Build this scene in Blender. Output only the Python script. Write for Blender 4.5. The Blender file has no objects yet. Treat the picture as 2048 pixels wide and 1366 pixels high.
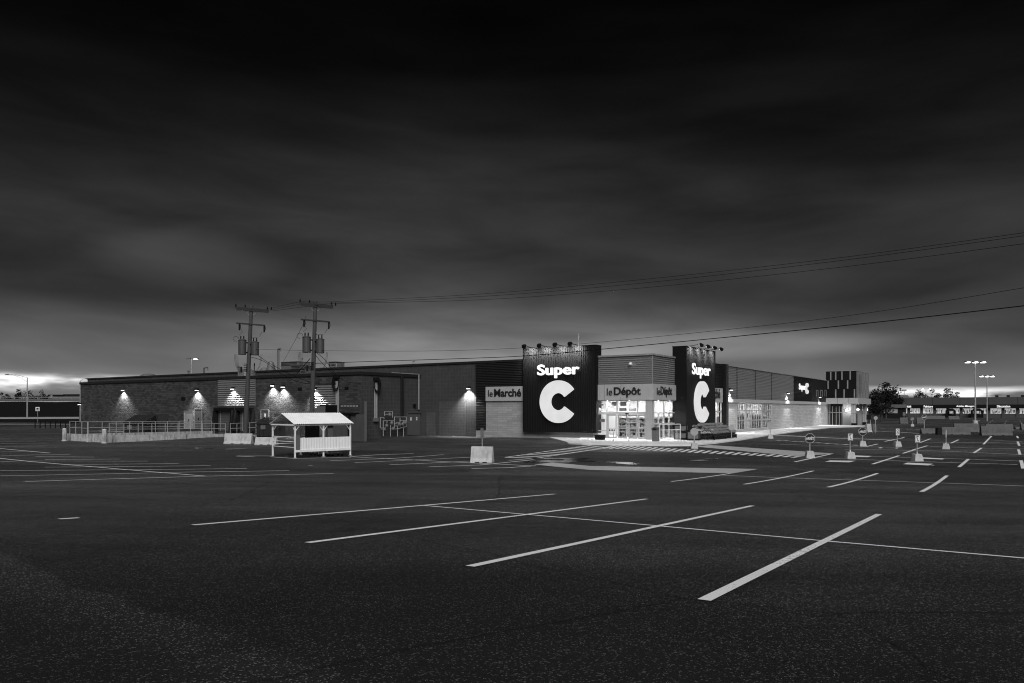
import bpy, bmesh, math, random
from mathutils import Vector, Matrix
random.seed(7)
scn = bpy.context.scene
R_ = math.radians
# ------------------------------------------------------------------ camera
F = 1500.0; HZ = 818.0; CX = 1024.0; CAMZ = 2.85
cd = bpy.data.cameras.new('camera'); cam = bpy.data.objects.new('camera', cd)
scn.collection.objects.link(cam); scn.camera = cam
cam.location = (0, 0, CAMZ); cam.rotation_euler = (R_(90), 0, 0)
cd.sensor_width = 36; cd.lens = 36 * F / 2048; cd.shift_y = (HZ - 683) / 2048
cd.clip_start = 0.1; cd.clip_end = 3000
# ------------------------------------------------------------------ exposure
scn.view_settings.view_transform = 'Standard'; scn.view_settings.look = 'None'
scn.view_settings.exposure = 1.0; scn.view_settings.gamma = 1
scn.render.engine = 'CYCLES'
scn.cycles.use_denoising = True; scn.cycles.filter_width = 1.1
scn.cycles.max_bounces = 5; scn.cycles.diffuse_bounces = 2; scn.cycles.glossy_bounces = 3
scn.cycles.transparent_max_bounces = 12
scn.cycles.sample_clamp_indirect = 3.0
scn.cycles.caustics_reflective = False; scn.cycles.caustics_refractive = False

class NT:
    def __init__(s, tree): s.t = tree; s.n = tree.nodes; s.l = tree.links
    def add(s, typ, **kw):
        nd = s.n.new(typ)
        for k, v in kw.items():
            if k == 'inp':
                for kk, vv in v.items(): nd.inputs[kk].default_value = vv
            else: setattr(nd, k, v)
        return nd
    def val(s, sock, v):
        if hasattr(v, 'is_output') or isinstance(v, bpy.types.NodeSocket): s.l.new(v, sock)
        else: sock.default_value = v
    def math(s, op, a, b=0.0, c=None, clamp=False):
        nd = s.n.new('ShaderNodeMath'); nd.operation = op; nd.use_clamp = clamp
        s.val(nd.inputs[0], a); s.val(nd.inputs[1], b)
        if c is not None: s.val(nd.inputs[2], c)
        return nd.outputs[0]
    def ramp(s, fac, stops, interp='LINEAR'):
        nd = s.n.new('ShaderNodeValToRGB'); cr = nd.color_ramp; cr.interpolation = interp
        while len(cr.elements) < len(stops): cr.elements.new(0.5)
        for e, (p, v) in zip(cr.elements, stops):
            e.position = p; e.color = (v, v, v, 1)
        s.val(nd.inputs[0], fac); return nd.outputs[0]
    def sstep(s, x, a, b):
        nd = s.n.new('ShaderNodeMapRange'); nd.interpolation_type = 'SMOOTHSTEP'
        s.val(nd.inputs[0], x); nd.inputs[1].default_value = a; nd.inputs[2].default_value = b
        nd.inputs[3].default_value = 0; nd.inputs[4].default_value = 1
        return nd.outputs[0]

# ------------------------------------------------------------------ dusk sky with long stretched clouds
wd = bpy.data.worlds.new('World'); scn.world = wd; wd.use_nodes = True
w = NT(wd.node_tree); w.n.clear()
tc = w.add('ShaderNodeTexCoord'); sp = w.add('ShaderNodeSeparateXYZ'); w.l.new(tc.outputs['Generated'], sp.inputs[0])
X, Y, Z = sp.outputs
hor = w.math('SQRT', w.math('ADD', w.math('MULTIPLY', X, X), w.math('MULTIPLY', Y, Y)))
e = w.math('DIVIDE', Z, w.math('MAXIMUM', hor, 0.01))
az = w.math('ARCTAN2', X, Y)
cmb = w.add('ShaderNodeCombineXYZ')
w.val(cmb.inputs[0], w.math('MULTIPLY', az, 1.5)); w.val(cmb.inputs[1], w.math('MULTIPLY', e, 6.0)); cmb.inputs[2].default_value = 3.7
n1 = w.add('ShaderNodeTexNoise', inp={'Scale': 1.6, 'Detail': 4.0, 'Roughness': 0.45, 'Distortion': 0.6}); w.l.new(cmb.outputs[0], n1.inputs['Vector'])
n2 = w.add('ShaderNodeTexNoise', inp={'Scale': 0.9, 'Detail': 2.0, 'Roughness': 0.4, 'Distortion': 0.3}); w.l.new(cmb.outputs[0], n2.inputs['Vector'])
grad = w.ramp(w.math('MULTIPLY', e, 1.25), [(0.0, .085), (0.05, .105), (0.085, .098), (0.12, .058), (0.17, .027), (0.24, .0155), (0.33, .0110), (0.45, .0050), (0.56, .0016), (0.68, .0007), (1.0, .0008)])
cl = w.math('ADD', w.math('MULTIPLY', w.math('SUBTRACT', n1.outputs['Fac'], 0.5), 1.5), 1.0)
cl2 = w.math('ADD', w.math('MULTIPLY', w.math('SUBTRACT', n2.outputs['Fac'], 0.5), 1.6), 1.0)
azf = w.sstep(w.math('ABSOLUTE', w.math('ADD', az, 0.02)), 0.12, 0.52)
grad = w.math('MULTIPLY', grad, w.math('SUBTRACT', 1.12, w.math('MULTIPLY', azf, w.math('ADD', 0.22, w.math('MULTIPLY', 0.38, w.math('SUBTRACT', 1.0, w.sstep(e, 0.10, 0.24)))))))
c3 = w.add('ShaderNodeCombineXYZ'); w.val(c3.inputs[0], w.math('MULTIPLY', az, 2.2)); w.val(c3.inputs[1], w.math('ADD', w.math('MULTIPLY', e, 9.0), w.math('MULTIPLY', az, 0.35))); c3.inputs[2].default_value = 9.1
n3 = w.add('ShaderNodeTexNoise', inp={'Scale': 1.9, 'Detail': 4.0, 'Roughness': 0.5, 'Distortion': 0.35}); w.l.new(c3.outputs[0], n3.inputs['Vector'])
cl = w.math('MULTIPLY', cl, w.math('ADD', w.math('MULTIPLY', w.math('SUBTRACT', n3.outputs['Fac'], 0.5), 1.5), 1.0))
sky = w.math('MULTIPLY', grad, w.math('MAXIMUM', w.math('MULTIPLY', cl, cl2), 0.35))
# bright gap under the cloud deck, low over the horizon
low = w.add('ShaderNodeTexNoise', inp={'Scale': 5.5, 'Detail': 4.0, 'Roughness': 0.5}); w.l.new(cmb.outputs[0], low.inputs['Vector'])
wob = w.math('MULTIPLY', w.math('SUBTRACT', low.outputs['Fac'], 0.5), 0.022)
ec = w.math('ADD', w.math('MULTIPLY', az, -0.0135), 0.0235)
d = w.math('ABSOLUTE', w.math('SUBTRACT', w.math('ADD', e, wob), ec))
gap = w.math('SUBTRACT', 1.0, w.sstep(d, 0.001, 0.0115))
side = w.math('ADD', w.sstep(w.math('ABSOLUTE', az), 0.30, 0.50), 0.05)
gap = w.math('MULTIPLY', w.math('MULTIPLY', gap, side), w.math('MULTIPLY', w.sstep(low.outputs['Fac'], 0.34, 0.58), 0.85))
halo = w.math('SUBTRACT', 1.0, w.sstep(e, 0.02, 0.085))
halo = w.math('MULTIPLY', w.math('MULTIPLY', halo, 0.03), w.sstep(w.math('ABSOLUTE', az), 0.1, 0.4))
# a paler patch of cloud beyond the shop signs
dx = w.math('DIVIDE', w.math('SUBTRACT', az, 0.27), 0.22); dy = w.math('DIVIDE', w.math('SUBTRACT', e, 0.082), 0.022)
pat = w.math('SUBTRACT', 1.0, w.sstep(w.math('ADD', w.math('MULTIPLY', dx, dx), w.math('MULTIPLY', dy, dy)), 0.0, 1.2))
pat = w.math('MULTIPLY', w.math('MULTIPLY', pat, n1.outputs['Fac']), 0.10)
dx2 = w.math('DIVIDE', w.math('ADD', az, 0.40), 0.11); dy2 = w.math('DIVIDE', w.math('SUBTRACT', e, 0.182), 0.034)
pat2 = w.math('SUBTRACT', 1.0, w.sstep(w.math('ADD', w.math('MULTIPLY', dx2, dx2), w.math('MULTIPLY', dy2, dy2)), 0.0, 1.6))
pat = w.math('ADD', pat, w.math('MULTIPLY', pat2, 0.012))
sky = w.math('ADD', w.math('ADD', sky, gap), w.math('ADD', halo, pat))
# the afterglow side of the sky is behind the camera
back = w.math('MULTIPLY', w.sstep(w.math('MULTIPLY', Y, -1.0), 0.05, 0.8), 0.05)
sky = w.math('ADD', sky, back)
below = w.sstep(e, -0.05, 0.0)
sky = w.math('MULTIPLY', sky, below)
bg = w.add('ShaderNodeBackground', inp={'Color': (1, 1, 1, 1)}); w.l.new(sky, bg.inputs['Strength'])
wo = w.add('ShaderNodeOutputWorld'); w.l.new(bg.outputs[0], wo.inputs[0])
# ------------------------------------------------------------------ soft skylight from the afterglow
sd = bpy.data.lights.new('dusk_light', 'SUN'); sun = bpy.data.objects.new('dusk_light', sd)
scn.collection.objects.link(sun); sd.energy = 1.5; sd.angle = R_(40)
sun.rotation_euler = Vector((-0.12, 0.74, -0.68)).to_track_quat('-Z', 'Y').to_euler()

# ================================================================== helpers
def smooth(t): t = max(0, min(1, t)); return t * t * (3 - 2 * t)
def g(x, y):
    zn = 1.55 - .0504 * y - .0136 * max(-70, min(60, x))
    k = .18; q = zn / k
    z = zn if q > 30 else k * math.log1p(math.exp(q))
    z = min(z, 4)
    z -= .42 * math.exp(-((x + 17) ** 2 + (y - 71) ** 2) / (2 * 4.2 ** 2))
    z -= .10 * math.exp(-((x + 8) ** 2 + (y - 47) ** 2) / (2 * 4.0 ** 2))
    z += .18 * math.exp(-((x + 31) ** 2 + (y - 74) ** 2) / (2 * 3.2 ** 2))
    if y > 100 and x < -55:
        z += 1.0 * smooth((y - 115) / 45) * smooth((-x - 62) / 25)
    return z
def ray(px, py): return ((px - CX) / F, 1.0, (HZ - py) / F)
def G(px, py, h=0.0):
    dx, dy, dz = ray(px, py); lo, hi = 2.0, 2.0
    f = lambda t: CAMZ + dz * t - g(dx * t, t) - h
    t = 2.0
    while f(t) > 0 and t < 900: lo = t; t *= 1.04
    hi = t
    for _ in range(30):
        m = (lo + hi) / 2
        if f(m) > 0: lo = m
        else: hi = m
    return Vector((dx * hi, hi, g(dx * hi, hi) + h))
def A(px, py, D):
    dx, dy, dz = ray(px, py); return Vector((dx * D, D, CAMZ + dz * D))
ANG = -math.atan2(2, 3)           # the shop's front runs this way
UX = Vector((math.cos(ANG), math.sin(ANG), 0)); UY = Vector((-math.sin(ANG), math.cos(ANG), 0))
C0 = Vector((12.5, 66.8, 0))
def loc2w(p): return C0 + UX * p[0] + UY * p[1] + Vector((0, 0, p[2]))
def FR(px, py, y0=0.0):           # point of the shop's plane y=y0 seen there -> local (x,z)
    dx, dy, dz = ray(px, py); d = Vector((dx, dy, 0)); cam0 = Vector((0, 0, 0)) - C0
    t = (y0 - cam0.dot(UY)) / d.dot(UY); p = cam0 + d * t
    return p.dot(UX), CAMZ + dz * t
def RT(px, py, x0=0.0):           # same for plane x=x0 -> local (y,z)
    dx, dy, dz = ray(px, py); d = Vector((dx, dy, 0)); cam0 = Vector((0, 0, 0)) - C0
    t = (x0 - cam0.dot(UX)) / d.dot(UX); p = cam0 + d * t
    return p.dot(UY), CAMZ + dz * t

class MB:
    def __init__(s): s.v = []; s.f = []; s.M = None
    def add(s, vs, fs):
        o = len(s.v)
        if s.M is not None: vs = [tuple(s.M @ Vector(q)) for q in vs]
        s.v += [tuple(q) for q in vs]; s.f += [tuple(i + o for i in f) for f in fs]; return s
    def box(s, x0, x1, y0, y1, z0, z1):
        if x1 < x0: x0, x1 = x1, x0
        if y1 < y0: y0, y1 = y1, y0
        if z1 < z0: z0, z1 = z1, z0
        return s.add([(x0,y0,z0),(x1,y0,z0),(x1,y1,z0),(x0,y1,z0),(x0,y0,z1),(x1,y0,z1),(x1,y1,z1),(x0,y1,z1)],
              [(0,3,2,1),(4,5,6,7),(0,1,5,4),(1,2,6,5),(2,3,7,6),(3,0,4,7)])
    def quad(s, a, b, c, d): return s.add([a, b, c, d], [(0, 1, 2, 3)])
    def prism(s, poly, h0, h1, axis='z'):
        n = len(poly)
        def P(p, h):
            if axis == 'z': return (p[0], p[1], h)
            if axis == 'y': return (p[0], h, p[1])
            return (h, p[0], p[1])
        vs = [P(p, h0) for p in poly] + [P(p, h1) for p in poly]
        fs = [tuple(range(n))[::-1], tuple(range(n, 2 * n))] + [(i, (i + 1) % n, n + (i + 1) % n, n + i) for i in range(n)]
        return s.add(vs, fs)
    def tube(s, pts, r, n=6, r2=None, cap=True):
        pts = [Vector(p) for p in pts]; m = len(pts); vs = []; fs = []
        for i, p in enumerate(pts):
            t = (pts[min(i + 1, m - 1)] - pts[max(i - 1, 0)]).normalized()
            a = t.orthogonal().normalized() if abs(t.z) > .95 else Vector((0, 0, 1)).cross(t).normalized()
            if abs(t.z) > .95: a = Vector((1, 0, 0)) - t * t.x; a.normalize()
            b = t.cross(a); rr = r if r2 is None else r + (r2 - r) * i / (m - 1)
            for k in range(n):
                an = 2 * math.pi * k / n; vs.append(tuple(p + (a * math.cos(an) + b * math.sin(an)) * rr))
        for i in range(m - 1):
            for k in range(n): fs.append((i*n+k, i*n+(k+1) % n, (i+1)*n+(k+1) % n, (i+1)*n+k))
        if cap: fs += [tuple(range(n))[::-1], tuple(range((m - 1) * n, m * n))]
        return s.add(vs, fs)
    def lathe(s, prof, c=(0, 0, 0), n=12):
        vs = []; fs = []
        for (r, z) in prof:
            for k in range(n):
                an = 2 * math.pi * k / n; vs.append((c[0] + r * math.cos(an), c[1] + r * math.sin(an), c[2] + z))
        for i in range(len(prof) - 1):
            for k in range(n): fs.append((i*n+k, i*n+(k+1) % n, (i+1)*n+(k+1) % n, (i+1)*n+k))
        fs += [tuple(range(n))[::-1], tuple(range((len(prof) - 1) * n, len(prof) * n))]
        return s.add(vs, fs)
    def ribs_h(s, x0, x1, z0, z1, y, pitch=.19, dep=.04, axis='x'):   # horizontal ribs on a plane facing -y (axis x) or +x (axis y)
        zs = []; z = z0
        while z < z1 - 1e-6:
            for f_, d_ in ((0, 0), (.12, 0), (.46, 1), (.62, 1)):
                if z + f_ * pitch <= z1: zs.append((z + f_ * pitch, d_))
            z += pitch
        zs.append((z1, 0)); vs = []; fs = []
        for (zz, d_) in zs:
            if axis == 'x': vs += [(x0, y - dep * d_, zz), (x1, y - dep * d_, zz)]
            else: vs += [(y + dep * d_, x0, zz), (y + dep * d_, x1, zz)]
        for i in range(len(zs) - 1): fs.append((2*i, 2*i+1, 2*i+3, 2*i+2))
        return s.add(vs, fs)
    def ribs_v(s, x0, x1, z0, z1, y, pitch=.19, dep=.04, axis='x'):
        xs = []; x = x0
        while x < x1 - 1e-6:
            for f_, d_ in ((0, 0), (.45, 0), (.55, 1), (.9, 1)):
                if x + f_ * pitch <= x1: xs.append((x + f_ * pitch, d_))
            x += pitch
        xs.append((x1, 0)); vs = []; fs = []
        for (xx, d_) in xs:
            if axis == 'x': vs += [(xx, y - dep * d_, z0), (xx, y - dep * d_, z1)]
            else: vs += [(y + dep * d_, xx, z0), (y + dep * d_, xx, z1)]
        for i in range(len(xs) - 1): fs.append((2*i, 2*i+2, 2*i+3, 2*i+1))
        return s.add(vs, fs)
    def build(s, name, mat, parent=None, loc=None, smooth_=False, bevel=0):
        me = bpy.data.meshes.new(name); me.from_pydata(s.v, [], s.f); me.update()
        bm = bmesh.new(); bm.from_mesh(me); bmesh.ops.recalc_face_normals(bm, faces=bm.faces)
        if bevel:
            try: bmesh.ops.bevel(bm, geom=[e for e in bm.edges if e.is_manifold and e.calc_face_angle(0) > .5], offset=bevel, segments=1, affect='EDGES')
            except Exception: pass
        bm.to_mesh(me); bm.free()
        if smooth_:
            for p in me.polygons: p.use_smooth = True
        if mat: me.materials.append(mat)
        o = bpy.data.objects.new(name, me); scn.collection.objects.link(o)
        if parent: o.parent = parent
        if loc is not None: o.location = loc
        return o
def tag(o, label=None, cat=None, group=None, kind=None):
    if label: o['label'] = label
    if cat: o['category'] = cat
    if group: o['group'] = group
    if kind: o['kind'] = kind
    return o
def root(name, loc, rz, label, cat, group=None):
    o = bpy.data.objects.new(name, None); scn.collection.objects.link(o)
    o.location = loc; o.rotation_euler = (0, 0, rz); o.empty_display_size = .3
    return tag(o, label, cat, group)
def dup(r, loc, rz=None, label=None):
    c = r.copy(); scn.collection.objects.link(c); c.location = loc
    if rz is not None: c.rotation_euler = (r.rotation_euler[0], r.rotation_euler[1], rz)
    if label: c['label'] = label
    for ch in list(r.children):
        a = ch.copy(); scn.collection.objects.link(a); a.parent = c
        for gc in list(ch.children):
            b = gc.copy(); scn.collection.objects.link(b); b.parent = a
    return c
def textmesh(s, bold=0.0, ext=.5, spacing=1.0):
    cu = bpy.data.curves.new('t', 'FONT'); cu.body = s; cu.offset = bold; cu.extrude = ext; cu.space_character = spacing
    cu.resolution_u = 6
    o = bpy.data.objects.new('t', cu); scn.collection.objects.link(o)
    dg = bpy.context.evaluated_depsgraph_get(); dg.update()
    me = bpy.data.meshes.new_from_object(o.evaluated_get(dg))
    scn.collection.objects.unlink(o); bpy.data.objects.remove(o); bpy.data.curves.remove(cu)
    vs = [v.co.copy() for v in me.vertices]; fs = [tuple(p.vertices) for p in me.polygons]
    bpy.data.meshes.remove(me); return vs, fs
def fittext(mb, s, u0, u1, z0, z1, h0, h1, axis='x', bold=0.0, spacing=1.0):
    """letters filling the box u0..u1, z0..z1; faces at h0 (front) back to h1. axis x: plane facing -y; axis y: plane facing +x"""
    vs0, fs0 = textmesh(s, min(bold, .012), .5, spacing); vs, fs, lay = [], [], []
    b_ = max(0, bold - .008)
    for i, (ox, oy) in enumerate([(0, 0), (-b_, 0), (b_, 0), (0, -b_ * .7), (0, b_ * .7)] if b_ > 0 else [(0, 0)]):
        o_ = len(vs); vs += [v + Vector((ox, oy, 0)) for v in vs0]; fs += [tuple(k + o_ for k in f) for f in fs0]; lay += [i] * len(vs0)
    ax = min(v.x for v in vs); bx = max(v.x for v in vs); ay = min(v.y for v in vs); by = max(v.y for v in vs)
    out = []
    for v, ly in zip(vs, lay):
        u = u0 + (v.x - ax) / (bx - ax) * (u1 - u0); z = z0 + (v.y - ay) / (by - ay) * (z1 - z0)
        h = (h0 + (h1 - h0) * .03 * ly) if v.z > 0 else h1
        out.append((u, h, z) if axis == 'x' else (h, u, z))
    return mb.add(out, fs)

# ------------------------------------------------------------------ materials
MATS = {}
def mat(name, col, rough=.6, var=.15, scale=3.0, bump=0.0, bscale=40.0, metal=0.0, spec=.5, stain=0.0):
    if name in MATS: return MATS[name]
    m = bpy.data.materials.new(name); m.use_nodes = True; t = NT(m.node_tree); b = t.n['Principled BSDF']
    tcx = t.add('ShaderNodeTexCoord'); nz = t.add('ShaderNodeTexNoise', inp={'Scale': scale, 'Detail': 5.0, 'Roughness': .6})
    t.l.new(tcx.outputs['Object'], nz.inputs['Vector'])
    f = t.math('ADD', t.math('MULTIPLY', t.math('SUBTRACT', nz.outputs['Fac'], .5), 2 * var * 1.6), 1.0)
    v = t.math('MULTIPLY', f, col)
    if stain:
        mp = t.add('ShaderNodeMapping'); mp.inputs['Scale'].default_value = (2.2, 2.2, .35); t.l.new(tcx.outputs['Object'], mp.inputs[0])
        n2 = t.add('ShaderNodeTexNoise', inp={'Scale': 2.0, 'Detail': 6.0, 'Roughness': .65}); t.l.new(mp.outputs[0], n2.inputs['Vector'])
        v = t.math('MULTIPLY', v, t.math('SUBTRACT', 1.0, t.math('MULTIPLY', t.sstep(n2.outputs['Fac'], .48, .72), stain)))
    cb = t.add('ShaderNodeCombineColor'); 
    for i in range(3): t.l.new(v, cb.inputs[i])
    t.l.new(cb.outputs[0], b.inputs['Base Color'])
    b.inputs['Roughness'].default_value = rough; b.inputs['Metallic'].default_value = metal
    b.inputs['Specular IOR Level'].default_value = spec
    if bump:
        nb = t.add('ShaderNodeTexNoise', inp={'Scale': bscale, 'Detail': 4.0}); t.l.new(tcx.outputs['Object'], nb.inputs['Vector'])
        bp = t.add('ShaderNodeBump', inp={'Strength': bump, 'Distance': .02}); t.l.new(nb.outputs['Fac'], bp.inputs['Height']); t.l.new(bp.outputs[0], b.inputs['Normal'])
    MATS[name] = m; return m
def emit(name, s, base=.8):
    if name in MATS: return MATS[name]
    m = bpy.data.materials.new(name); m.use_nodes = True; t = NT(m.node_tree); b = t.n['Principled BSDF']
    b.inputs['Base Color'].default_value = (base, base, base, 1); b.inputs['Emission Color'].default_value = (1, 1, 1, 1)
    nz = t.add('ShaderNodeTexNoise', inp={'Scale': .9, 'Detail': 2.0}); tcx = t.add('ShaderNodeTexCoord'); t.l.new(tcx.outputs['Object'], nz.inputs['Vector'])
    t.l.new(t.math('MULTIPLY', t.math('ADD', t.math('MULTIPLY', nz.outputs['Fac'], .3), .85), s), b.inputs['Emission Strength'])
    MATS[name] = m; return m
def blockmat(name, axis, c1, c2, mortar, bw, bh, ms=.012, rough=.85, bump=.5, offs=.5, big=.2):
    m = bpy.data.materials.new(name); m.use_nodes = True; t = NT(m.node_tree); b = t.n['Principled BSDF']
    tcx = t.add('ShaderNodeTexCoord'); s_ = t.add('ShaderNodeSeparateXYZ'); t.l.new(tcx.outputs['Object'], s_.inputs[0])
    c = t.add('ShaderNodeCombineXYZ'); t.l.new(s_.outputs[0 if axis == 'x' else 1], c.inputs[0]); t.l.new(s_.outputs[2], c.inputs[1])
    br = t.add('ShaderNodeTexBrick', inp={'Scale': 1.0, 'Mortar Size': ms, 'Mortar Smooth': .2, 'Brick Width': bw, 'Row Height': bh, 'Bias': 0.0})
    br.offset = offs
    br.inputs['Color1'].default_value = (c1, c1, c1, 1); br.inputs['Color2'].default_value = (c2, c2, c2, 1); br.inputs['Mortar'].default_value = (mortar, mortar, mortar, 1)
    t.l.new(c.outputs[0], br.inputs['Vector'])
    nz = t.add('ShaderNodeTexNoise', inp={'Scale': .35, 'Detail': 6.0, 'Roughness': .65}); t.l.new(tcx.outputs['Object'], nz.inputs['Vector'])
    mx = t.add('ShaderNodeMix', data_type='RGBA', blend_type='MULTIPLY'); mx.inputs[0].default_value = 1
    t.l.new(br.outputs['Color'], mx.inputs[6])
    k = t.math('ADD', t.math('MULTIPLY', t.math('SUBTRACT', nz.outputs['Fac'], .5), 2.2 * big * 2), 1.0)
    cb = t.add('ShaderNodeCombineColor')
    for i in range(3): t.l.new(k, cb.inputs[i])
    t.l.new(cb.outputs[0], mx.inputs[7]); t.l.new(mx.outputs[2], b.inputs['Base Color'])
    b.inputs['Roughness'].default_value = rough
    nb = t.add('ShaderNodeTexNoise', inp={'Scale': 9.0, 'Detail': 6.0, 'Roughness': .7}); t.l.new(tcx.outputs['Object'], nb.inputs['Vector'])
    h = t.math('ADD', t.math('MULTIPLY', nb.outputs['Fac'], 1.0), t.math('MULTIPLY', br.outputs['Fac'], -.8))
    bp = t.add('ShaderNodeBump', inp={'Strength': bump, 'Distance': .05}); t.l.new(h, bp.inputs['Height']); t.l.new(bp.outputs[0], b.inputs['Normal'])
    MATS[name] = m; return m
M_brick = blockmat('brick_front', 'x', .022, .060, .012, .60, .22, bump=1.0)
M_brick_s = blockmat('brick_side', 'y', .027, .038, .068, .22, .40, bump=.5, offs=0.0)
M_brick_m = blockmat('brick_main', 'x', .032, .044, .078, .20, .40, bump=.5, offs=0.0)
M_infill = blockmat('infill_block', 'x', .050, .066, .10, .20, .30, bump=.4, offs=0.0)
M_stone = blockmat('stone_front', 'x', .27, .35, .20, 1.2, .22, ms=.012, bump=.5, big=.08)
M_stone_s = blockmat('stone_side', 'y', .36, .46, .26, 1.2, .22, ms=.012, bump=.5, big=.08)
M_darkbrick = blockmat('dark_brick', 'y', .015, .02, .06, .5, .42, bump=.3)
M_blk = mat('black_metal', .006, .7, .2, 2, spec=.15)
M_blkclad = mat('black_cladding', .007, .7, .15, 1.5, spec=.15)
M_sign = mat('black_sign_cladding', .010, .6, .12, .8, spec=.15)
M_clad = mat('grey_cladding', .15, .42, .12, 1.0, spec=.4)
M_cladd = mat('dark_cladding', .012, .6, .12, 1.0, spec=.15)
M_cap = mat('parapet_cap', .30, .4, .2, 2, metal=.3)
M_capd = mat('parapet_dark', .008, .6, .2, 2)
M_fascia = mat('fascia_panel', .38, .5, .06, .7, stain=.1)
M_roof = mat('roof_gravel', .08, .9, .3, 1)
M_alu = mat('aluminium_frame', .45, .4, .1, 3, metal=.2)
M_white = mat('white_paint_metal', .82, .45, .12, 3, stain=.15)
M_whitec = mat('white_corrugated', .82, .5, .08, 1.5, stain=.12)
M_conc = mat('concrete', .46, .9, .22, 4, bump=.5, bscale=30, stain=.35)
M_concg = mat('grey_barrier_concrete', .10, .9, .25, 3, bump=.5, bscale=20, stain=.3)
M_band = mat('band_concrete', .46, .42, .15, 1.2, stain=.15)
M_concd = mat('old_concrete', .46, .9, .5, 3, bump=.6, bscale=20, stain=.75)
M_walk = mat('pale_walk', .68, .75, .15, 1.2, bump=.2, stain=.15)
M_rail = mat('railing_paint', .42, .45, .1, 4)
M_galv = mat('galvanised', .42, .4, .15, 5, metal=.5)
M_gtrans = mat('transformer_grey', .055, .5, .1, 5)
M_wood = mat('pole_wood', .05, .85, .35, 12, bump=.6, bscale=30, stain=.4)
M_wooda = mat('crossarm_wood', .018, .85, .3, 12)
M_door = mat('door_grey', .075, .5, .1, 2)
M_doorl = mat('door_light', .22, .5, .1, 2)
M_enc = mat('enclosure_panel', .07, .6, .15, 1.0, stain=.25)
M_dump = mat('dumpster_paint', .015, .45, .4, 3, bump=.2)
M_lid = mat('dumpster_lid', .03, .35, .3, 3)
M_grass = mat('dark_grass', .010, .95, .5, 1.2, bump=.8, bscale=8, spec=.03)
M_flow = mat('flower_dark', .28, .7, .6, 14)
M_leaf = mat('foliage', .018, .9, .4, 6, spec=.08)
M_leafl = mat('foliage_pale', .55, .7, .4, 6)
M_bark = mat('bark', .04, .9, .3, 8)
M_plast = mat('grey_plastic', .12, .5, .1, 3)
M_lamp = emit('lamp_glow', 3.0)
M_super = emit('letters_lit', .50, .3)
M_C = emit('logo_lit', .34, .08)
M_ceil = emit('ceiling_panel', 16.0)
M_win = emit('window_glow', .17)
M_in = mat('interior_white', .78, .6, .05, 1)
M_wire = mat('wire_black', .008, .8, .1, 1, spec=.1)
M_paintw = mat('sign_white', .7, .5, .05, 3)
M_paintb = mat('sign_black', .012, .4, .1, 3)
def glassmat():
    m = bpy.data.materials.new('shop_glass'); m.use_nodes = True; t = NT(m.node_tree); t.n.clear()
    o = t.add('ShaderNodeOutputMaterial'); mx = t.add('ShaderNodeMixShader'); tr = t.add('ShaderNodeBsdfTransparent'); gl = t.add('ShaderNodeBsdfGlossy', inp={'Roughness': .03})
    fr = t.add('ShaderNodeLayerWeight', inp={'Blend': .5}); t.l.new(t.math('ADD', t.math('MULTIPLY', t.math('POWER', fr.outputs['Facing'], 4.0), .35), .03), mx.inputs[0]); t.l.new(tr.outputs[0], mx.inputs[1]); t.l.new(gl.outputs[0], mx.inputs[2]); t.l.new(mx.outputs[0], o.inputs[0])
    return m
M_glass = glassmat()
SEAM = ((G(0, 1112).x, G(0, 1112).y), (G(520, 1292).x, G(520, 1292).y))
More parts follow.
